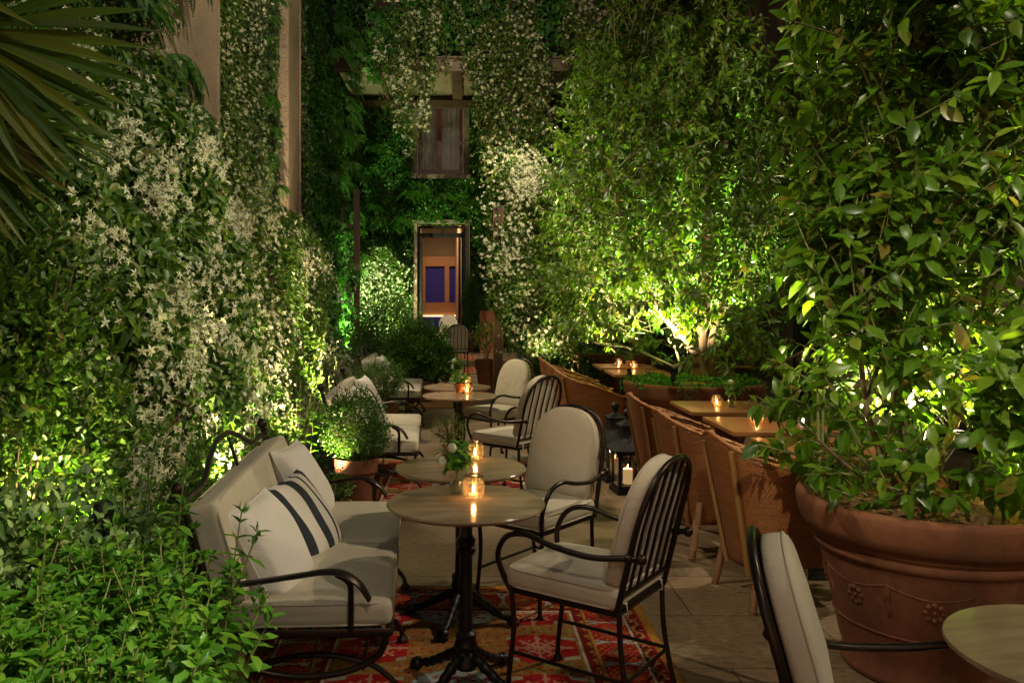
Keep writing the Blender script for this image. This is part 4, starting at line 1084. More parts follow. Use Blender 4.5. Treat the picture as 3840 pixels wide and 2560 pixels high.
def make_lantern():
    t = empty('lantern', (0, 0, 0)); w = .112; mb = MB()
    mb.box((0, 0, .02), (2 * w + .03, 2 * w + .03, .04)); mb.box((0, 0, .055), (2 * w + .005, 2 * w + .005, .03))
    for a in (1, -1):
        for b in (1, -1): mb.box((a * (w - .011), b * (w - .011), .20), (.022, .022, .262))
    mb.box((0, 0, .345), (2 * w + .01, 2 * w + .01, .028)); mb.build('frame', M['black'], t, False)
    mb = MB()
    pr = [(w + .045, .357), (w + .045, .372), (w + .01, .40), (.075, .455), (.066, .475), (.066, .56), (.082, .562), (.082, .578), (.045, .60), (.018, .62), (.014, .645)]
    V = []; Fq = []
    for r_, z in pr:
        for a, b in ((1, 1), (-1, 1), (-1, -1), (1, -1)): V.append((a * r_, b * r_, z))
    for i in range(len(pr) - 1):
        for k in range(4): Fq.append((i * 4 + k, i * 4 + (k + 1) % 4, (i + 1) * 4 + (k + 1) % 4, (i + 1) * 4 + k))
    Fq.append((0, 3, 2, 1)); mb.add(V, Fq); mb.ball((0, 0, .675), .04, 10); mb.tube([(0, -.085, .5), (0, -.105, .47), (0, -.085, .44)], .004, 6); o = mb.build('roof', M['black'], t, True, 30)
    mb = MB()
    for a in (1, -1): mb.box((a * (w - .012), 0, .2), (.003, 2 * w - .05, .25)); mb.box((0, a * (w - .012), .2), (2 * w - .05, .003, .25))
    mb.build('glass', M['pane'], t, False)
    MB().lathe([(.0001, .07), (.037, .07), (.04, .074), (.04, .195), (.037, .2), (.02, .196), (.0001, .192)], (0, 0, 0), 24).build('candle', M['wax'], t)
    MB().lathe([(.0002, .197), (.004, .204), (.006, .213), (.003, .228), (.0002, .24)], (0, 0, 0), 10).build('flame', M['flame'], t)
    ld = bpy.data.lights.new('lantern_light', 'POINT'); ld.energy = 1.6; ld.color = (1, .55, .22); ld.shadow_soft_size = .008
    lo = bpy.data.objects.new('lantern_light', ld); COL.objects.link(lo); lo.parent = t; lo.location = (0, 0, .225)
    return t
ln0 = make_lantern(); ln0.location = (1.42, 7.15, 0); ln0.rotation_euler = (0, 0, .12); tag(ln0, 'black metal lantern with a lit pillar candle on the paving beside the wicker chairs', 'lantern', 'black candle lanterns')
o = copy_tree(ln0); o.location = (1.40, 7.62, 0); o.scale = (1, 1, 1); tag(o, 'second black lantern, mostly hidden behind the one with the visible candle', 'lantern', 'black candle lanterns')

# ------------------------------------------------------------------ big planters and trees
def PX(px, py, Y): return Vector(((px - CX) * Y / F_, Y, H - (py - CY) * Y / F_))
def planter(name, label, loc, k=1.0, hk=1.0, relief=True, creeper=0, faceang=-2.1):
    t = empty(name, loc, 0, label, 'planter', 'giant terracotta planters')
    pr = [(.335, 0), (.35, .012), (.352, .035), (.338, .055), (.36, .14), (.400, .34), (.438, .50), (.446, .53), (.462, .538), (.466, .556), (.456, .57), (.462, .582), (.474, .59), (.476, .606), (.490, .612), (.515, .63), (.530, .665), (.538, .71), (.543, .74), (.540, .762), (.528, .770), (.497, .768), (.488, .755), (.478, .66)]
    MB().lathe([(r_ * k, z * hk) for r_, z in pr], (0, 0, 0), 96).build('pot', M['terra'], t, True, 55)
    mb = MB(); v = []; 
    n = 40
    for i in range(9):
        for q in range(n): rr = .482 * k * i / 8; v.append((rr * math.cos(2 * PI * q / n), rr * math.sin(2 * PI * q / n), hk * .70 + .03 * (1 - i / 8) + .012 * math.sin(q * 2.3 + i * 1.9)))
    mb.add(v, [(i * n + q, i * n + (q + 1) % n, (i + 1) * n + (q + 1) % n, (i + 1) * n + q) for i in range(8) for q in range(n)]); mb.build('soil', M['soil'], t)
    if relief:
        mb = MB()
        def sp(a, z, out=.0):
            r_ = np.interp(z, [p[1] for p in pr[3:8]], [p[0] for p in pr[3:8]]) * k + out
            return Vector((r_ * math.cos(a), r_ * math.sin(a), z * hk))
        for i in range(8):
            a = faceang + .10 + i * PI / 4
            for j in range(8):
                t_ = 2 * PI * j / 8; c = sp(a + .075 * math.cos(t_), .375 + .034 * math.sin(t_), -.003); mb.ball(c, .0125, 6, (1, 1, 1.1))
            mb.ball(sp(a, .375, 0), .010, 6)
            b = a + PI / 8 * .92
            mb.tube([sp(b + .012 * math.sin(q * 1.3), .47 - .16 * q / 8, -.005) for q in range(9)], [.007, .011, .015, .017, .014, .012, .015, .011, .005], 6)
            mb.tube([sp(b + (PI / 4) * q / 10, .46 - .035 * math.sin(PI * q / 10), -.004) for q in range(11)], [.005 + .003 * abs(math.sin(q * 1.9)) for q in range(11)], 6)
        mb.tube([sp(2 * PI * q / 80, .235, .001) for q in range(80)], .006, 6, True)
        mb.build('relief', M['terra'], t)
    if creeper:
        lv = Leaves(); m_ = creeper; a = rng.uniform(0, 2 * PI, m_); rr = np.sqrt(rng.uniform(.30, 1.09, m_)) * .505 * k
        rr *= 1 + .05 * np.sin(a * 9); z = hk * .735 + .035 * rng.uniform(0, 1.6, m_) * (1 + .6 * np.sin(a * 7 + rr * 9))
        over = rr > .525 * k; z = np.where(over, hk * .77 - rng.exponential(.05, m_) * (1 + np.sin(a * 5)), z); rr = np.where(over, .548 * k + rng.uniform(0, .02, m_), rr)
        P = np.stack([rr * np.cos(a), rr * np.sin(a), z], 1); o_ = np.stack([np.cos(a) * .3, np.sin(a) * .3, np.ones(m_)], 1)
        D, Nn = orient(unit(o_), .8, .1); lv.add(P, D, Nn, rng.uniform(.014, .03, m_), rng.uniform(.009, .018, m_), 'diamond'); lv.build('creeper', M['ivy'], t, False)
    return t
P1, P2, P3 = (2.08, 3.74), (2.36, 8.5), (2.43, 13.4)
planter('terracotta_planter', 'huge weathered terracotta planter nearest to us with rosette relief, at the lower right', (*P1, 0))
planter('terracotta_planter', 'huge terracotta planter with creeper spilling over its rim, behind the square wooden tables', (*P2, 0), 1.31, 1.07, False, 9000)
planter('terracotta_planter', 'far terracotta planter holding the tree with the brightly lit trunk', (*P3, 0), 1.31, 1.07, False, 5000)

def tree(name, label, loc, stems, crown, ntwig, per, L, W, mat, nbr=80, seed=0., thr=-.35, shellk=.5, hang=.55, twig_r=.0035):
    t = empty(name, (loc[0], loc[1], 0), 0, label, 'tree'); off = np.array([loc[0], loc[1], 0.])
    sm = MB(); pts = []
    for pl, r0, r1 in stems:
        q = smoothpath(pl, 6); n = len(q); sm.tube([p - Vector(off) for p in q], [r0 + (r1 - r0) * (i / (n - 1)) ** .7 for i in range(n)], 10)
        pts += [(np.array(p), r0 + (r1 - r0) * (i / (n - 1))) for i, p in enumerate(q)]
    SP = np.array([p for p, _ in pts])
    # twig tips inside the crown
    T = []; Rd = []
    while len(T) < ntwig:
        z = rng.uniform(crown['z0'], crown['z1']); cx, cy, r_ = crown['f'](z); a = rng.uniform(0, 2 * PI); k = rng.uniform(0, 1) ** shellk
        x, y = cx + r_ * k * math.cos(a), cy + r_ * k * math.sin(a) * crown.get('fl', 1)
        w = wob(np.array(x * 2.1 + y), np.array(z * 2.0 - y * 1.2), seed)
        if w < thr and rng.uniform() < .8: continue
        if any((x - a) ** 2 + (y - b) ** 2 + (z - c_) ** 2 < .42 ** 2 for a, b, c_ in LAMPS): continue
        if 'ok' in crown and not crown['ok'](x, y, z): continue
        T.append((x, y, z)); Rd.append((math.cos(a), math.sin(a), 0))
    T = np.array(T); Rd = np.array(Rd)
    tw = MB(); lv = Leaves()
    for i in range(ntwig):
        p = T[i]; d = np.linalg.norm(SP - p - np.array([0, 0, -.35]), axis=1); j = int(np.argmin(d)); b = SP[j]
        v = p - b; lv_dir = unit((v / max(np.linalg.norm(v), .1) + Rd[i] * .4 + np.array([0, 0, .25]) + rng.normal(size=3) * .35)[None])[0]
        q = p - lv_dir * .24
        if i < nbr: tw.tube([Vector(x) - Vector(off) for x in smoothpath([b, b + (q - b) * .5 + np.array([0, 0, .06]), q, p], 3)], [q_ * min(1, pts[j][1] / .012) for q_ in (.012, .011, .010, .009, .008, .007, .006, .005, .004, .003)], 5)
        else: tw.tube([Vector(q - lv_dir * .1 - off), Vector(q - off), Vector(p - off)], twig_r, 4)
        n = per; tt = rng.uniform(0, 1, n); Pp = q + (p - q) * tt[:, None]
        e1 = unit(np.cross(lv_dir, rng.normal(size=(1, 3))))[0]; e2 = np.cross(lv_dir, e1); a = np.arange(n) * 2.4 + rng.uniform(0, 6)
        D = np.cos(a)[:, None] * e1 + np.sin(a)[:, None] * e2 + lv_dir * (.25 + .6 * tt[:, None]) + np.array([0, 0, -hang]) + rng.normal(size=(n, 3)) * .22
        D = unit(D); Nn = np.array([0, 0, 1.]) + Rd[i] * .35 + rng.normal(size=(n, 3)) * .45; Nn = unit(Nn - (Nn * D).sum(1, keepdims=True) * D)
        s_ = rng.uniform(.6, 1.18, n); lv.add(Pp - off, D, Nn, L * s_, W * s_ * rng.uniform(.85, 1.15, n), 'oval', rng.uniform(.1, .5, n), .14)
    tr = sm.build('trunk', M['bark'], t); tw.build('branch', M['stem'], t)
    lv.build('crown', mat, t); return t
LAMPS = [(2.02, 7.98, 1.1), (2.62, 9.0, 1.1), (1.75, 8.75, 1.1), (2.40, 4.08, .95), (2.12, 13.0, 1.1)]
def st(*p): return [PX(*q) for q in p]
Y1 = 3.74
t1 = [(st((2104, 1170, 3.74), (2098, 1080, 3.78), (2060, 900, 3.85), (2030, 700, 3.85), (2026, 480, 3.8), (2052, 260, 3.75), (2110, 40, 3.7), (2130, -150, 3.7)), .036, .010),
      (st((2120, 1170, 3.78), (2160, 1060, 3.85), (2215, 900, 3.95), (2262, 650, 4.0), (2285, 380, 3.95), (2270, 150, 3.9), (2290, -80, 3.9)), .024, .008),
      (st((2085, 1160, 3.72), (2030, 1060, 3.68), (1990, 930, 3.62), (1975, 740, 3.6), (1990, 520, 3.6)), .020, .007),
      (st((2095, 1165, 3.68), (2040, 1125, 3.6), (1960, 1080, 3.5), (1880, 1010, 3.4)), .014, .006),
      (st((2125, 1165, 3.7), (2230, 1120, 3.6), (2330, 1060, 3.5)), .014, .006)]
c1 = dict(z0=.82, z1=3.35, f=lambda z: (2.12, 3.80, np.interp(z, [.85, 1.1, 1.5, 1.9, 2.4, 2.9, 3.4], [.74, .82, .72, .62, .66, .70, .62])),
          ok=lambda x, y, z: not (z < 1.0 and math.hypot(x - 2.08, y - 3.74) < (.50 if y > 3.5 else .40)))
tree('potted_tree', 'broad leaved evergreen tree in the nearest planter, dark against its own lit inner leaves', P1, t1, c1, 900, 10, .100, .053, M['ficus'], 110, 1.3, -.12, .42)
t2 = [(st((1612, 858, 8.5), (1606, 800, 8.5), (1612, 730, 8.5), (1628, 620, 8.5), (1622, 480, 8.55), (1640, 300, 8.5), (1660, 60, 8.5), (1650, -90, 8.5)), .115, .012),
      (st((1640, 862, 8.45), (1634, 790, 8.4), (1660, 700, 8.3), (1730, 560, 8.3), (1740, 330, 8.3), (1720, 120, 8.3)), .055, .010),
      (st((1606, 820, 8.5), (1572, 780, 8.3), (1500, 690, 8.1), (1440, 560, 8.1), (1410, 400, 8.1), (1420, 250, 8.2)), .05, .008),
      (st((1604, 838, 8.45), (1572, 836, 8.3), (1548, 842, 8.2)), .04, .02),
      (st((1650, 860, 8.35), (1690, 842, 8.2), (1760, 842, 8.0), (1860, 800, 7.8), (1930, 760, 7.7)), .022, .010),
      (st((1610, 760, 8.6), (1560, 650, 9.0), (1530, 450, 9.2), (1540, 200, 9.2), (1560, 0, 9.2)), .05, .008)]
c2 = dict(z0=1.02, z1=5.0, f=lambda z: (2.12, 8.5, np.interp(z, [1.0, 1.4, 1.9, 2.6, 3.4, 4.2, 5.0], [1.15, 1.30, 1.36, 1.36, 1.24, 1.05, .75])),
          ok=lambda x, y, z: not (z < 1.35 and (math.hypot(x - 2.3, y - 8.4) < .75 or x < 1.35 or (x < 2.0 and z < 1.2))))
tree('potted_tree', 'tall airy evergreen tree in the middle planter, glowing from a spotlight at its foot', P2, t2, c2, 2600, 10, .090, .039, M['camphor'], 170, 2.1, -.02, .5, .7, .004)
t3 = [(st((1400, 815, 13.4), (1392, 770, 13.4), (1404, 690, 13.4), (1420, 600, 13.4), (1430, 480, 13.4), (1440, 350, 13.4)), .13, .02),
      (st((1392, 770, 13.4), (1360, 690, 13.2), (1330, 600, 13.0), (1330, 500, 13.0)), .07, .012), (st((1404, 740, 13.4), (1470, 660, 13.2), (1520, 560, 13.2)), .06, .012)]
c3 = dict(z0=1.35, z1=5.6, f=lambda z: (2.5, 13.4, np.interp(z, [1.3, 2.0, 3.0, 4.2, 5.6], [1.1, 1.5, 1.55, 1.3, .8])), ok=lambda x, y, z: not (z < 2.0 and math.hypot(x - 2.4, y - 13.2) < .55))
tree('potted_tree', 'evergreen tree in the far planter, its pale trunk lit by a small spotlight', P3, t3, c3, 1300, 9, .11, .052, M['camphor'], 80, 3.7, -.3, .5)

# ------------------------------------------------------------------ climbing plants
ZT = ([3.4, 4.2, 5.2, 6.1, 6.6, 7.1, 7.7, 8.3, 10, 12, 13], [2.9, 3.05, 3.15, 3.35, 3.2, 2.45, 2.35, 2.8, 2.8, 2.85, 2.4])
vine('jasmine_vine', 'big flowering jasmine thick with pale blossom clusters, just behind the palm fronds', 'climbing plant', (-2.4, 5.2, 0),
     surf_left(3.9, 6.85, .42, ZT, -1.98, .42, .20, 1.), 27000, .076, .040, M['jasmine'], 'oval', flowers=5600, fsize=.036, ncl=330, spread=.06, stems=10, droop=.3,
     keep=lambda C: (wob(C[:, 1] * 3.4, C[:, 2] * .9, 4.) > -.02) & (C[:, 2] < 2.95))
vine('jasmine_vine', 'flowering jasmine on the left wall between the two stone pilasters, behind the front settee', 'climbing plant', (-2.5, 9.5, 0),
     surf_left(7.15, 12.6, .3, ZT, -2.2, .45, .2, 2.), 32000, .072, .038, M['jasmine'], flowers=4300, fsize=.038, ncl=300, spread=.075, stems=10, droop=.3,
     keep=lambda C: wob(C[:, 1] * 2.6, C[:, 2] * .9, 2.) > -.02)
vine('jasmine_vine', 'dark jasmine high on the wall left of the nearer stone pilaster, above the palm', 'climbing plant', (-3.2, 7, 2),
     surf_left(4.2, 8.3, 2.2, 6.6, -3.0, .1, .12, 3.), 22000, .07, .036, M['jasmine'], flowers=1500, fsize=.042, ncl=90, spread=.12)
vine('jasmine_vine', 'tall narrow column of jasmine climbing right beside the nearer stone pilaster', 'climbing plant', (-3.2, 12.5, 0),
     surf_left(10.35, 12.6, 1.6, 9.0, -3.06, .05, .06, 5., .15), 22000, .07, .036, M['jasmine'], flowers=3600, fsize=.045, ncl=200, spread=.14, stems=3)
vine('ivy_vine', 'grey edged ivy with dark ferns left of the farther stone pilaster', 'climbing plant', (-3.2, 15, 0),
     surf_left(12.5, 14.35, 1.0, 9.4, -3.08, .02, .06, 6., .15), 22000, .075, .05, M['greyivy'], 'ivy', droop=.8)
vine('ivy_vine', 'dark ivy curtain filling the corner right of the farther stone pilaster', 'climbing plant', (-3.2, 20, 0),
     surf_left(15.6, 22.8, .5, 10.6, -2.95, .2, .25, 7.), 34000, .095, .055, M['ivy'], 'diamond', droop=.8)
vine('ivy_vine', 'streak of grey edged ivy hanging along the right edge of the farther stone pilaster', 'climbing plant', (-3.1, 17.3, 0),
     surf_left(15.6, 16.6, 1.2, 9.4, -2.95, .1, .15, 8.), 9000, .08, .055, M['greyivy'], 'ivy', droop=.8)
vine('ivy_vine', 'bright big leaved ivy lit from below, in front of the wooden trellis', 'climbing plant', (-2.6, 17, 0),
     surf_left(15.2, 18.6, .55, ([15, 16, 17, 18.6], [1.9, 2.6, 3.3, 3.4]), -2.62, .25, .3, 9., .2), 3600, .15, .14, M['ivy'], 'ivy', droop=.9, stems=9, spr=.5)
def hole_back(x, z): return ((x > dx0 - .02) & (x < dx1 + .02) & (z < dz1 + .02)) | ((x > wx0 - .0) & (x < wx1 + .0) & (z > wz0 - .1) & (z < wz1))
vine('ivy_vine', 'dark ivy covering the end wall to the left of the open door', 'climbing plant', (-2.3, 22.8, 0),
     surf_back(-3.4, -1.28, .3, 7.0, 22.85, .3, 1., .3, hole_back), 20000, .10, .06, M['ivy'], 'diamond', droop=.8)
vine('ivy_vine', 'ivy on the end wall over the door, below the curtained window', 'climbing plant', (-.5, 22.8, 3),
     surf_back(-1.5, .75, 3.68, 5.05, 22.85, .2, 2., .3, hole_back), 7000, .095, .055, M['ivy'], 'diamond', droop=.8)
vine('ivy_vine', 'dark ivy on the end wall to the right of the door and window', 'climbing plant', (1.8, 22.8, 0),
     surf_back(.2, 4.6, .3, 7.0, 22.85, .25, 3., .3, hole_back), 24000, .10, .06, M['ivy'], 'diamond', droop=.8)
hanging('lobed ivy trailing along the top of the canopy', (0, 20, 7), -2.95, 4.9, 19.9, ([-3, 5], [9.35, 9.45]), ([-3, -1, 0, 1, 1.9, 2.6, 5], [7.5, 7.7, 7.5, 7.6, 6.6, 7.5, 7.6]), 80, 26, 0, .17, .16, M['ivy'], .05, .13, 'ivy', 'ivy_vine')
hanging('bright lobed ivy draped over the left end of the canopy edge', (-2, 19.7, 7), -2.5, -1.5, 19.65, ([-3, 0], [8.6, 8.4]), ([-3, -2.1, -1.5], [7.4, 6.9, 7.2]), 16, 30, 0, .19, .18, M['ivy'], .05, .13, 'ivy', 'ivy_vine')
hanging('jasmine spilling over the canopy and dangling before the curtained window', (-1.4, 19.6, 6), -2.2, -.48, 19.55, ([-2.4, -.6], [8.5, 8.6]), ([-2.4, -2.1, -1.75, -1.2, -.75, -.5], [6.7, 6.2, 4.9, 4.7, 4.75, 5.4]), 27, 60, 13, .095, .048, M['jasmine'], .068)
hanging('thick bunch of jasmine hanging from the canopy right of the curtained window', (1.2, 19.6, 5), .22, 2.0, 19.5, ([.1, .6, 1.4, 2.1], [7.2, 8.3, 8.4, 7.0]), ([.1, .5, 1.2, 2.1], [5.4, 3.4, 3.2, 3.8]), 58, 75, 10, .095, .048, M['jasmine'], .068, .10)
hanging('sparse jasmine over the middle of the canopy, under the lit top windows', (.3, 19.6, 8), -.7, 1.9, 19.5, ([-1, 2], [9.2, 9.2]), ([-1, 0, 1, 2], [6.9, 7.0, 6.7, 7.0]), 20, 40, 9, .095, .048, M['jasmine'], .066)
hanging('dim jasmine at the right end of the canopy top, beside the tall potted tree', (3, 19.6, 8), 2.4, 3.8, 19.5, ([2, 4], [9.5, 9.5]), ([2, 4], [6.9, 6.9]), 40, 40, 9, .095, .048, M['jasmine'], .066)
vine('jasmine_vine', 'jasmine clad screen behind the cream backed chair, climbing the brown post', 'climbing plant', (1.2, 14.2, 0),
     surf_back(.42, 2.05, ([.4, .62, .78, 1.0, 1.5, 2.0], [1.5, 1.35, .75, .55, .45, .6]), ([.4, .8, 1.4, 2.0], [3.6, 4.0, 3.9, 3.3]), 13.95, .28, 10., .3), 22000, .062, .033, M['jasmine'], flowers=3000, fsize=.048, ncl=250, spread=.11, stems=6, droop=.5)
vine('jasmine_vine', 'low jasmine lit brightly on the end wall just left of the door', 'climbing plant', (-2, 22, 0),
     surf_back(-2.7, -1.55, .5, ([-2.7, -2, -1.5], [2.9, 3.1, 2.4]), 22.1, .25, 11., .3), 7000, .075, .04, M['jasmine'], flowers=900, fsize=.055, ncl=70, spread=.14)
vine('jasmine_vine', 'shadowed jasmine on the side building, glimpsed through the right hand trees', 'climbing plant', (5.4, 10, 0),
     surf_left(6.0, 18.0, 2.2, 6.0, 5.38, .0, -.2, 12., -.25), 12000, .09, .048, M['jasmine'], flowers=1300, fsize=.06, ncl=100, spread=.2)

# ferns rooted in the green walls
def make_fern(seed, nf=11, Lf=.55):
    t = empty('fern_plant', (0, 0, 0)); r_ = np.random.default_rng(seed); lv = Leaves(); mb = MB()
    for k in range(nf):
        a = -1.2 + 2.4 * k / (nf - 1) + r_.uniform(-.15, .15); up = r_.uniform(.1, .9); L = Lf * r_.uniform(.7, 1.15)
        p = np.zeros(3); d = np.array([math.cos(a), math.sin(a) * 1.0, up]); d /= np.linalg.norm(d); pts = [p.copy()]
        for i in range(14):
            d = d + np.array([0, 0, -.17]); d /= np.linalg.norm(d); p = p + d * L / 14; pts.append(p.copy())
        pts = np.array(pts); mb.tube([Vector(q) for q in pts], [.0035 * (1 - i / 16) for i in range(15)], 4)
        tt = np.linspace(.10, 1, 26); P = np.stack([np.interp(tt * 14, np.arange(15), pts[:, i]) for i in range(3)], 1)
        T = unit(np.gradient(P, axis=0)); sd = unit(np.cross(T, [0, 0, 1.]) + 1e-4); nn = np.cross(sd, T)
        ln = .085 * np.sin(np.clip(tt * 1.05, 0, 1) * PI) ** .6 * (1.1 - .5 * tt) + .012
        for s in (1, -1):
            D = unit(sd * s + T * .35 - np.array([0, 0, .15])); lv.add(P, D, nn * 1.0, ln * Lf / .55, .020 * Lf / .55, 'diamond', .15, .1)
    lv.build('frond', M['fern'], t, False); mb.build('stalk', M['stem'], t); return t
ferns = [make_fern(1), make_fern(2, 9, .5), make_fern(3, 13, .6)]
FU = [False] * 3
def place_fern(loc, rz, sc, label, grp, tilt=0):
    i = random.randrange(3)
    if not FU[i]: o = ferns[i]; FU[i] = True
    else: o = copy_tree(ferns[i])
    o.location = loc; o.rotation_euler = (random.uniform(-.2, .2), tilt + random.uniform(-.2, .2), rz + random.uniform(-.4, .4)); o.scale = (sc,) * 3
    return tag(o, label, 'fern', grp)
for y, z in ((6.55, 1.9), (6.8, 1.45), (7.15, 1.75), (7.3, 2.2), (6.9, 2.4), (7.5, 1.5)):
    place_fern((-2.25, y, z), 0, random.uniform(.6, .85), 'green fern in the gap between the two big jasmines on the left wall', 'ferns between the big jasmines')
for k in range(10): place_fern((-3.0, random.uniform(7.2, 9.2), random.uniform(3.6, 6.2)), 0, random.uniform(.8, 1.2), 'dark fern high on the wall, left of the nearer stone pilaster', 'ferns above the palm')
for k in range(16): place_fern((-3.12, random.uniform(13.0, 14.2), 1.8 + 6.6 * k / 15), 0, random.uniform(.5, .75), 'dark fern on the wall between the pilasters, against the farther one', 'ferns left of the farther pilaster')
for k in range(34): place_fern((-2.8, random.uniform(17.6, 22), random.uniform(1.5, 9.6)), 0, random.uniform(.7, 1.2), 'drooping fern in the dark corner right of the farther pilaster', 'ferns in the far corner')
for k in range(4): place_fern((-2.55, 18.3 + .25 * k, 5.9 + .55 * k), -.3, random.uniform(.8, 1.05), 'pale lit fern sticking out near the left end of the canopy', 'lit ferns by the canopy', -.2)
for k in range(22): place_fern((random.uniform(-3.2, -1.45), 22.6, random.uniform(2.4, 6.4)), -PI / 2, random.uniform(.65, 1.05), 'fern on the end wall left of the door and window', 'ferns left of the door')
for k in range(13): place_fern((-1.35 + 2.0 * k / 12, 22.55, random.uniform(3.95, 4.95)), -PI / 2, random.uniform(.6, 1.0), 'hanging fern over the door, under the curtained window', 'ferns over the door')

# wooden trellis and post
tr = empty('wooden_trellis', (-2.45, 19.5, .277), 0, 'tall brown wooden ladder trellis standing in the far left corner', 'trellis')
for x, w in ((-.02, .14), (-.36, .07)): MB().box((x, 0, 1.97), (w, .10, 3.95)).build('upright', M['post'], tr, False)
for z in (1.6, 2.35, 3.1, 3.86): MB().box((-.207, 0, z), (.225, .07, .09)).build('rung', M['post'], tr, False)
pt = empty('trellis_post', (.60, 14.0, 0), 0, 'square brown post with pale metal edges carrying the jasmine screen', 'post')
MB().box((0, 0, 1.6), (.15, .12, 3.2)).build('shaft', M['post'], pt, False)
for s in (-1, 1): MB().box((s * .079, -.055, 1.6), (.008, .012, 3.2)).build('edge_strip', M['rattan'], pt, False)

# ------------------------------------------------------------------ fan palm
pm = empty('fan_palm', (-2.55, 2.75, 0), 0, 'fan palm at the upper left corner, its dark pleated fronds reaching into the picture', 'palm')
MB().tube([(0, 0, 0), (.02, .01, 1.2), (0, 0, 2.05)], [.09, .085, .07], 12).build('trunk', M['bark'], pm)
def fan(c, ax, nrm, L, nb, spread, seed):
    r_ = np.random.default_rng(seed); c = np.array(c, float); ax = unit(np.array([ax], float))[0]; nrm = np.array(nrm, float); nrm = unit((nrm - ax * (nrm @ ax))[None])[0]; sd = np.cross(nrm, ax)
    a = np.linspace(-spread, spread, nb); D = unit(np.cos(a)[:, None] * ax + np.sin(a)[:, None] * sd + nrm * .10 * np.where(np.arange(nb) % 2, 1, -1)[:, None] * .4 + np.array([0, 0, -.10]) * np.abs(np.cos(a))[:, None])
    Nn = unit(np.tile(nrm, (nb, 1)) + .25 * r_.normal(size=(nb, 3))); Nn = unit(Nn - (Nn * D).sum(1, keepdims=True) * D)
    Ls = L * (.80 + .2 * np.cos(a * .9)) * r_.uniform(.9, 1.06, nb)
    lv = Leaves(); lv.add(np.tile(c - np.array([-2.55, 2.75, 0]), (nb, 1)), D, Nn, Ls, 2.3 * .58 * L * spread / nb, 'pleat', r_.uniform(.05, .25, nb), .28)
    fr = lv.build('frond', M['palm'], pm, False)
    b = np.array([0, 0, 1.98]); e = c - np.array([-2.55, 2.75, 0])
    MB().tube([Vector(q) for q in smoothpath([b, b + (e - b) * .5 + np.array([0, 0, .12]), e], 5)], .009, 6).build('petiole', M['stem'], fr)
fan((-1.74, 2.85, 2.57), (1, -.1, -.02), (-.15, -1, .25), .68, 20, 1.0, 1)
fan((-1.80, 2.95, 2.25), (1, -.05, -.20), (-.2, -1, .45), .52, 18, .95, 2)
fan((-1.86, 3.05, 2.36), (1, .05, .05), (.1, -.8, .8), .62, 16, .8, 3)
fan((-1.95, 2.7, 2.78), (1, 0, .15), (0, -1, .1), .55, 18, 1.0, 4)

# ------------------------------------------------------------------ bushes, herbs, potted shrubs
def shrub(name, label, cat, loc, blobs, L, W, mat, shape='diamond', group=None, stems=10):
    t = empty(name, loc, 0, label, cat, group); lv = Leaves(); sm = MB()
    for c, rad, n in blobs:
        bush(lv, c, rad, n, L, W, shape, .3, .35)
        for k in range(stems):
            d = unit(rng.normal(size=(1, 3)))[0]; e = np.array(c) + d * np.array(rad) * .95; e[2] = max(e[2], .1)
            sm.tube(smoothpath([(e[0] * .15, e[1] * .15, .0), (e[0] * .5, e[1] * .5, e[2] * .55), e], 4), [.006] * 5 + [.004] * 3 + [.002], 4); leafsprig(lv, e, e + d * .12 + np.array([0, 0, .06]), 8, L * 1.1, W * 1.1, shape)
    lv.build('foliage', mat, t, shape == 'oval'); sm.build('stem', M['woody'], t); return t
shrub('bush', 'small leaved bush at the left edge under the palm, glowing lime from a hidden light', 'shrub', (-2.05, 3.75, .05), [((0, 0, 1.4), (.42, .50, .65), 6000), ((.05, .1, .75), (.45, .5, .5), 3600)], .048, .026, M['jasmine'], 'oval')
shrub('bush', 'grey green small leaved bush at the left edge, above the near herb bed', 'shrub', (-1.52, 2.95, .45), [((0, 0, .32), (.36, .30, .24), 1900), ((.3, .12, .22), (.22, .2, .18), 700)], .042, .025, M['sage'], 'oval')
shrub('bush', 'rounded dark green shrub in front of the far door, the tallest bush in the bed', 'shrub', (-1.30, 14.2, .08), [((0, 0, 1.05), (.62, .55, .72), 11000), ((-.3, -.1, .7), (.5, .5, .55), 5000)], .042, .020, M['box'], 'diamond')
shrub('bush', 'dark glossy low bush at the foot of the jasmine screen behind the wicker chairs', 'shrub', (1.55, 12.9, .0), [((0, 0, .45), (.75, .35, .42), 4200)], .06, .032, M['box'], 'oval')
potted('potted_shrub', 'potted myrtle between the nearest and the middle settee, lit from behind by a spotlight', 'potted shrub', (-.84, 6.6, 0), .175, .40, M['terra'], [((-.02, 0, .66), (.25, .24, .27), 7500), ((.12, -.08, .56), (.16, .15, .14), 1800)], M['box'], 'potted shrubs between the settees', .022, .013, 'oval', 26, .10)
potted('potted_shrub', 'potted myrtle with rounded head between the middle and the farthest settee', 'potted shrub', (-.92, 9.8, 0), .175, .42, M['terra'], [((-.02, 0, .70), (.27, .26, .24), 6500)], M['box'], 'potted shrubs between the settees', .022, .012, 'oval', 20, .08)
potted('potted_shrub', 'broad leafy shrub in a terracotta pot before the first step', 'potted shrub', (-.70, 13.4, 0), .32, .36, M['terra'], [((0, 0, .85), (.50, .48, .45), 5200), ((.28, -.1, .62), (.33, .3, .32), 2200), ((-.2, 0, .6), (.4, .35, .3), 1800)], M['mint'], None, .052, .032, 'oval', 16, .12)
potted('potted_shrub', 'small ochre clay pot with a few sprigs at the far arm of the front settee', 'potted shrub', (-.86, 5.72, 0), .105, .26, M['terra_yellow'], [((0, 0, .36), (.11, .11, .10), 420)], M['box'], None, .024, .013, 'oval', 10, .1)
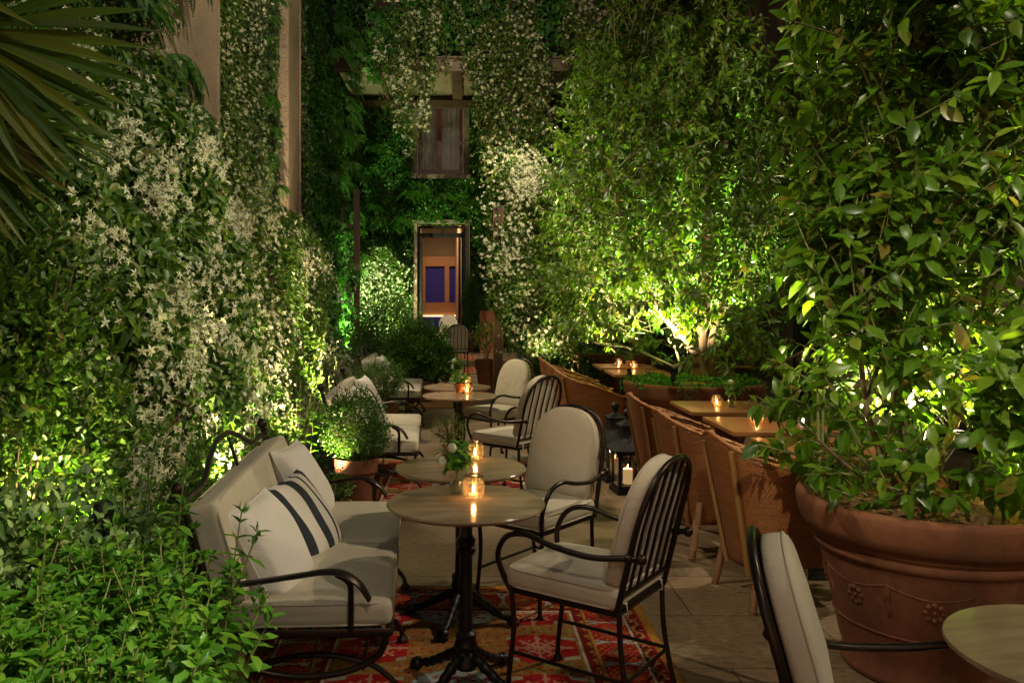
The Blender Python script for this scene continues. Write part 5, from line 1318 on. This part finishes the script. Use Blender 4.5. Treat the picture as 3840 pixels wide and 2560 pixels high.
potted('potted_shrub', 'tall terracotta pot with a flowering shrub next to the brown post', 'potted shrub', (.42, 14.75, 0), .20, .60, M['terra'], [((0, 0, 1.02), (.26, .26, .26), 900)], M['jasmine'], None, .04, .022, 'oval', 12, .1)
potted('potted_shrub', 'far terracotta pot with a tall dark shrub just right of the door', 'potted shrub', (.20, 22.2, .277), .24, .50, M['terra'], [((0, 0, 1.25), (.20, .2, .8), 3200)], M['box'], None, .05, .025, 'diamond', 8, .1)
tp = empty('corten_planter', (.62, 21.6, .277), 0, 'tall rust red square planter at the end wall, right of the door', 'planter')
MB().rbox((0, 0, .55), (.34, .34, 1.1), .01, 3).build('box', M['terra_small'], tp); lv = Leaves(); bush(lv, (0, 0, 1.25), (.28, .2, .3), 900, .05, .026); lv.build('foliage', M['jasmine'], tp, False)

# herbs with opposite leaf pairs
def make_herb(seed, mat, ns=10, hgt=.44, L=.070, W=.034, spread=.14):
    t = empty('herb_plant', (0, 0, 0)); r_ = np.random.default_rng(seed); lv = Leaves(); mb = MB()
    for k in range(ns):
        a = r_.uniform(0, 2 * PI); rr = spread * math.sqrt(r_.uniform()); h = hgt * r_.uniform(.65, 1.1)
        pts = np.array([Vector(q) for q in smoothpath([(rr * .4 * math.cos(a), rr * .4 * math.sin(a), 0), (rr * math.cos(a), rr * math.sin(a), h * .55), (rr * 1.5 * math.cos(a) + r_.normal() * .02, rr * 1.5 * math.sin(a) + r_.normal() * .02, h)], 6)])
        mb.tube([Vector(q) for q in pts], .0022, 4); nn = 9; tt = np.linspace(.22, 1, nn)
        P = np.stack([np.interp(tt * 12, np.arange(13), pts[:, i]) for i in range(3)], 1); T = unit(np.gradient(P, axis=0)); ph = r_.uniform(0, 6)
        for s in (0, PI):
            an = ph + np.arange(nn) * PI / 2 + s; e1 = unit(np.cross(T, [.31, .5, .2])); e2 = np.cross(T, e1)
            D = unit(np.cos(an)[:, None] * e1 + np.sin(an)[:, None] * e2 + T * (.35 + .5 * (tt[:, None] > .9)) + r_.normal(size=(nn, 3)) * .12); Nn = unit(T - (T * D).sum(1, keepdims=True) * D)
            sz = (1.1 - .55 * tt ** 3) * r_.uniform(.8, 1.15, nn); lv.add(P, D, Nn, L * sz, W * sz, 'oval', .25, .18)
        lv.add(P[-1:].repeat(4, 0), unit(T[-1:] + r_.normal(size=(4, 3)) * .5), unit(r_.normal(size=(4, 3))), L * .5, W * .5, 'oval')
    lv.build('foliage', mat, t); mb.build('stem', M['stem'], t); return t
pb_ = empty('planter_box', (-1.5, 2.15, 0), 0, 'dark wooden planter box in the bottom left corner, buried under mint', 'planter')
MB().rbox((0, 0, .21), (1.5, 1.5, .42), .01, 2).build('box', M['post'], pb_); MB().box((0, 0, .432), (1.42, 1.42, .03)).build('soil', M['bed'], pb_, False)
herbs = [make_herb(21, M['mint']), make_herb(22, M['mint'], 11, .47), make_herb(23, M['mint'], 9, .40)]
n_ = 0
for j in range(8):
    for i in range(8):
        x = -2.05 + 1.36 * i / 7 + random.uniform(-.06, .06); y = 1.72 + 1.16 * j / 7 + random.uniform(-.05, .05)
        if x < -1.35 and y > 2.7: continue
        if x > -.95 and y > 2.75: continue
        x -= .09 * (x + 2.05) / 1.36
        o = herbs[n_] if n_ < 3 else copy_tree(random.choice(herbs)); n_ += 1
        o.location = (x, y, .44); o.rotation_euler = (random.uniform(-.1, .1), random.uniform(-.1, .22) + (.22 if x > -.9 else 0), random.uniform(0, 6.28)); s_ = random.uniform(.62, 1.12); o.scale = (s_,) * 3
        tag(o, 'leafy bright mint plant in the bottom left corner', 'herb', 'mint plants in the near bed')
herb2 = make_herb(31, M['mint'], 9, .80, .075, .034, .22); first = True
for x, y in ((-1.42, 4.7), (-1.5, 5.05), (-1.38, 5.4), (-1.52, 5.7), (-1.3, 6.0), (-1.5, 6.3), (-1.35, 5.05), (-1.62, 5.35), (-1.25, 6.45), (-1.6, 4.4)):
    o = herb2 if first else copy_tree(herb2); first = False; o.location = (x, y, .08); o.rotation_euler = (0, .08, random.uniform(0, 6.28)); s_ = random.uniform(.85, 1.15); o.scale = (s_,) * 3
    tag(o, 'tall dark leaved herb in the bed behind the front settee', 'herb', 'tall herbs behind the front settee')
herb3 = make_herb(41, M['sage'], 14, .7, .06, .012, .22); first = True
for x, y in ((-1.5, 7.2), (-1.55, 7.8), (-1.5, 8.4), (-1.65, 8.9), (-1.5, 9.5), (-1.6, 10.1), (-1.5, 10.8), (-1.7, 11.6), (-1.75, 12.4), (-1.9, 13.0), (-1.45, 9.1), (-1.6, 7.5)):
    o = herb3 if first else copy_tree(herb3); first = False; o.location = (x, y, .08); o.rotation_euler = (0, 0, random.uniform(0, 6.28)); s_ = random.uniform(.9, 1.5); o.scale = (s_,) * 3
    tag(o, 'narrow leaved grey green herb in the bed behind the middle settees', 'herb', 'narrow leaved herbs in the bed')
def make_tuft(seed, n=130, L=.62):
    lv = Leaves(); r_ = np.random.default_rng(seed)
    a = r_.uniform(0, 2 * PI, n); e = r_.uniform(.15, .75, n); D = np.stack([np.cos(a) * e, np.sin(a) * e, np.ones(n)], 1); D = unit(D); Nn = np.stack([-np.cos(a), -np.sin(a), e], 1) * -1
    Nn = unit(Nn - (Nn * D).sum(1, keepdims=True) * D); Nn = np.where(Nn[:, 2:3] < 0, -Nn, Nn); P = np.stack([np.cos(a), np.sin(a), 0 * a], 1) * r_.uniform(0, .06, n)[:, None]
    # three joined pieces so the blade arches over
    Ls = L * r_.uniform(.6, 1.1, n); w = .009
    V = []; Fq = []
    for i in range(n):
        p = P[i].copy(); d = D[i].copy(); s_ = np.cross(d, Nn[i]); b = len(V)
        for k in range(8):
            ww = w * (1 - k / 7.4) ** .6; V += [p - s_ * ww / 2, p + s_ * ww / 2]
            d = unit((d + np.array([0, 0, -.17 - .1 * e[i]]))[None])[0]; p = p + d * Ls[i] / 7
        for k in range(7): Fq.append((b + 2 * k, b + 2 * k + 1, b + 2 * k + 3, b + 2 * k + 2))
    return link('grass_tuft', bulk('grass_tuft', np.array(V), [np.array(Fq)]), M['grass'])
g0 = make_tuft(3)
for i, (x, y, z, s_) in enumerate([(-1.36, 3.5, .42, 1.0), (-1.2, 3.75, .25, .9), (-1.5, 3.8, .35, 1.0), (-1.55, 3.35, .45, .9), (-1.32, 3.15, .42, .7)]):
    o = g0 if i == 0 else g0.copy()
    if i: COL.objects.link(o)
    o.location = (x, y, z); o.rotation_euler = (0, 0, i * 1.3); o.scale = (s_,) * 3; tag(o, 'arching dark green grass tuft at the near end of the front settee', 'grass', 'grass tufts by the front settee')
# low cover in the bed
n = 16000; y = rng.uniform(3.2, 14.8, n); x = rng.uniform(-3.0, -1.2, n); P = np.stack([x, y, .1 + .25 * rng.uniform(0, 1, n) * (1 + wob(x * 3, y * 2))], 1); D, Nn = orient(np.tile([0.1, -.2, 1.], (n, 1)), .7, 0)
tag(Leaves().add(P, D, Nn, rng.uniform(.03, .06, n), rng.uniform(.018, .03, n), 'diamond').build('ground_cover', M['ivy'], None, False), kind='stuff')

# ------------------------------------------------------------------ light
def spot(name, pos, target, W, ang, col=(1, .82, .58), blend=.6, size=.03, parent=None):
    ld = bpy.data.lights.new(name, 'SPOT'); ld.energy = W; ld.color = col; ld.spot_size = R(ang); ld.spot_blend = blend; ld.shadow_soft_size = size
    o = bpy.data.objects.new(name, ld); COL.objects.link(o)
    d = Vector(target) - Vector(pos); q = d.to_track_quat('-Z', 'Y')
    if parent: o.parent = parent; o.matrix_world = Matrix.Translation(pos) @ q.to_matrix().to_4x4(); bpy.context.view_layer.update()
    else: o.location = pos; o.rotation_euler = q.to_euler()
    return o
def uplight(pos, target, W, ang, label, col=(1, .84, .56), group='spike spotlights among the plants'):
    t = empty('garden_spotlight', pos, 0, label, 'spotlight', group); d = (Vector(target) - Vector(pos)).normalized(); q = d.to_track_quat('Z', 'Y').to_matrix().to_4x4()
    mb = MB(); mb.lathe([(.012, -.085), (.024, -.08), (.024, 0), (.021, .0), (.0185, -.012), (.0001, -.012)], (0, 0, 0), 14, q); mb.tube([tuple(d * -.06), (d.x * -.06, d.y * -.06, -.24)], .006, 6); mb.build('housing', M['black'], t)
    mb = MB(); mb.lathe([(.0001, -.006), (.018, -.006), (.0001, -.0055)], (0, 0, 0), 14, q); mb.build('lens', M['lens'], t)
    lo = spot('spotlight_bulb', (0, 0, 0), (0, 0, 1), W, ang, col, .7, .02); lo.parent = t; lo.location = d * .02; lo.rotation_euler = d.to_track_quat('-Z', 'Y').to_euler(); return t
G = 2.0
WARM, GRN = (1, .80, .48), (.80, 1, .50)
uplight((-1.62, 4.25, .35), (-2.15, 4.6, 1.9), 190 * G, 95, 'spotlight hidden at the foot of the nearest jasmine', WARM)
uplight((-1.45, 5.2, .40), (-2.1, 5.5, 1.9), 140 * G, 95, 'spotlight in the bed below the densest blossom', WARM)
uplight((-1.66, 3.55, .55), (-2.2, 4.0, 1.9), 60 * G, 100, 'spotlight inside the lime glowing bush at the left edge', (1, .92, .4))
uplight((-1.0, 6.3, .27), (-1.15, 6.75, .9), 26 * G, 110, 'bright spotlight behind the potted myrtle, by the far arm of the front settee', WARM)
uplight((-1.5, 7.6, .35), (-2.35, 8.0, 2.0), 120 * G, 95, 'spotlight in the bed behind the middle settee', WARM)
uplight((-1.55, 10.0, .35), (-2.4, 10.3, 2.1), 140 * G, 95, 'spotlight in the bed behind the potted myrtle with rounded head', WARM)
uplight((-2.2, 12.6, .3), (-3.1, 12.8, 4.2), 330 * G, 75, 'spotlight below the narrow jasmine column', WARM)
uplight((-2.15, 16.3, .35), (-2.9, 17.2, 2.6), 230 * G, 85, 'spotlight under the bright big leaved ivy', GRN)
uplight((-2.2, 20.6, .5), (-2.5, 22.8, 3.0), 300 * G, 100, 'spotlight at the end wall left of the door', GRN)
uplight((-1.5, 21.9, .45), (-1.75, 22.5, 3.0), 120 * G, 90, 'spotlight close to the left door jamb', WARM)
uplight((2.02, 7.98, .95), (2.15, 8.5, 2.6), 95 * G, 120, 'bright spotlight on the soil of the middle planter', WARM)
uplight((2.62, 9.0, .93), (2.3, 9.1, 3.4), 700 * G, 100, 'spotlight behind the trunk in the middle planter', GRN)
uplight((2.40, 4.08, .80), (2.25, 4.05, 2.2), 180 * G, 120, 'spotlight behind the stems in the nearest planter', WARM)
uplight((2.42, 3.42, .80), (2.45, 3.35, 2.2), 45 * G, 125, 'spotlight near the right front rim of the nearest planter', WARM)
uplight((1.75, 8.75, .93), (1.5, 8.9, 2.8), 95 * G, 115, 'spotlight at the left back rim of the middle planter', WARM)
uplight((2.12, 13.0, .95), (2.4, 13.4, 2.4), 150 * G, 100, 'spotlight on the soil of the far planter', WARM)
uplight((1.7, 13.2, .2), (1.5, 14.0, 2.6), 110 * G, 95, 'spotlight at the foot of the jasmine screen', WARM)
uplight((.9, 18.3, 3.2), (.9, 19.9, 7.4), 110 * G, 95, 'spotlight on the jasmine hanging from the canopy', WARM)
uplight((2.7, 6.6, .76), (3.2, 5.4, 2.2), 70 * G, 110, 'spotlight behind the leaves beside the shiny wooden table', WARM)
# path lights
for x, y, z, w, lb_ in ((-2.03, 12.0, .92, 14, 'lit mushroom path light in the bed behind the settees'), (-1.98, 13.1, 1.02, 5, 'dim mushroom path light behind the lit one')):
    t = empty('path_light', (x, y, .06), 0, lb_, 'path light', 'mushroom path lights'); MB().tube([(0, 0, 0), (0, 0, z - .08)], .012, 8).build('stem', M['canopy'], t)
    MB().lathe([(.0001, 0), (.10, 0), (.10, .012), (.03, .03), (.0001, .032)], (0, 0, z - .08), 20).build('hood', M['canopy'], t); MB().lathe([(.0001, 0), (.03, 0), (.0001, .001)], (0, 0, z - .085), 12).build('lens', M['lens'], t)
    lo = spot('path_bulb', (0, 0, 0), (0, 0, -1), w, 140, WARM, .5, .02, None); lo.parent = t; lo.location = (0, 0, z - .095); lo.rotation_euler = (0, 0, 0)
bl = empty('bollard_light', (-1.30, 3.02, .42), 0, 'short black cylindrical bollard light standing among the near herbs', 'bollard light')
MB().lathe([(.03, 0), (.03, .34), (.034, .345), (.034, .48), (.03, .49), (.0001, .49)], (0, 0, 0), 20).build('body', M['black'], bl); MB().lathe([(.0345, .36), (.0345, .36)], (0, 0, 0), 8).build('collar', M['cast'], bl)
# unseen lamps: spots inferred from hard terrace shadows, plus fill added to brighten dim areas
FL = (1, .85, .61)
FW = .42
spot('unseen_spot', (4.9, 2.6, 5.6), (-.1, 4.4, .1), 620 * FW, 60, FL, .5, .05)
spot('unseen_spot', (4.8, 6.0, 5.8), (-.5, 4.2, .3), 640 * FW, 56, FL, .5, .04)
spot('unseen_spot', (4.9, 6.2, 6.0), (-.3, 7.2, .3), 480 * FW, 58, FL, .5, .05)
spot('unseen_spot', (.9, -1.5, 5.4), (-.3, 4.0, .3), 270 * FW, 38, FL, .6, .05)
spot('unseen_spot', (1.8, -.6, 4.4), (-1.75, 1.95, .6), 1900 * FW, 28, (1, .94, .58), .6, .05)
spot('unseen_spot', (2.6, 15.5, 6.2), (-.6, 12.0, .4), 1300 * FW, 60, FL, .6, .05)
spot('unseen_spot', (2.2, 17.5, 6.9), (-.1, 18.6, .8), 1300 * FW, 75, FL, .6, .05)
spot('unseen_spot', (-2.7, 10.5, 6.5), (1.5, 9.0, .7), 1700 * FW, 55, FL, .6, .05)
spot('unseen_spot', (-2.6, 3.0, 6.2), (2.2, 4.1, 1.2), 800 * FW, 36, FL, .6, .05)
spot('unseen_spot', (.5, 13.5, 9.2), (.2, 20.0, 7.0), 620 * FW, 70, FL, .8, .1)
spot('unseen_spot', (1.0, 5.5, 9.0), (-3.2, 11.0, 5.0), 1500 * FW, 75, FL, .8, .1)
spot('unseen_spot', (1.2, .2, 3.9), (-1.7, 2.9, 2.4), 260 * FW, 26, (1, .95, .6), .6, .05)  # added to brighten the palm fronds
spot('unseen_spot', (1.6, 10.5, 6.5), (-.4, 16.4, .8), 1600 * FW, 36, FL, .6, .05)  # added to lift the far chair and the dark shrub
spot('unseen_spot', (5.0, 6.2, 3.6), (2.2, 3.8, 1.7), 170 * FW, 60, (1, .92, .58), .6, .05)
spot('unseen_spot', (-2.7, 6.2, 5.6), (2.0, 8.5, 2.3), 700 * FW, 46, (1, .92, .60), .6, .05)  # added wash over the tree in the middle planter
spot('unseen_spot', (.2, -.8, 4.4), (2.15, 3.7, 1.35), 950 * FW, 22, (1, .96, .62), .6, .05)  # added front light for the nearest potted tree
spot('unseen_spot', (4.6, 4.6, 7.0), (-2.5, 5.6, 2.6), 1300 * FW, 34, (1, .94, .66), .6, .05)  # added front wash on the big jasmine
ld = bpy.data.lights.new('room_light', 'AREA'); ld.energy = 24; ld.color = (1, .68, .40); ld.size = 1.0
lo = bpy.data.objects.new('room_light', ld); COL.objects.link(lo); lo.location = (-.65, BY + 1.6, 3.85)

w = bpy.data.worlds.new('World'); S.world = w; w.use_nodes = True; nt = w.node_tree
sky = nt.nodes.new('ShaderNodeTexSky'); sky.sky_type = 'NISHITA'; sky.sun_disc = False; sky.sun_elevation = R(-.3); sky.sun_rotation = R(200)
bg = nt.nodes['Background']; nt.links.new(sky.outputs[0], bg.inputs[0]); bg.inputs[1].default_value = .15
S.view_settings.view_transform = 'Standard'; S.view_settings.look = 'None'; S.view_settings.exposure = 1.05; S.view_settings.gamma = 1
S.render.engine = 'CYCLES'; c = S.cycles
c.use_denoising = True; c.max_bounces = 6; c.diffuse_bounces = 3; c.glossy_bounces = 3; c.transmission_bounces = 4; c.transparent_max_bounces = 16
c.sample_clamp_indirect = 2.5; c.caustics_reflective = False; c.caustics_refractive = False
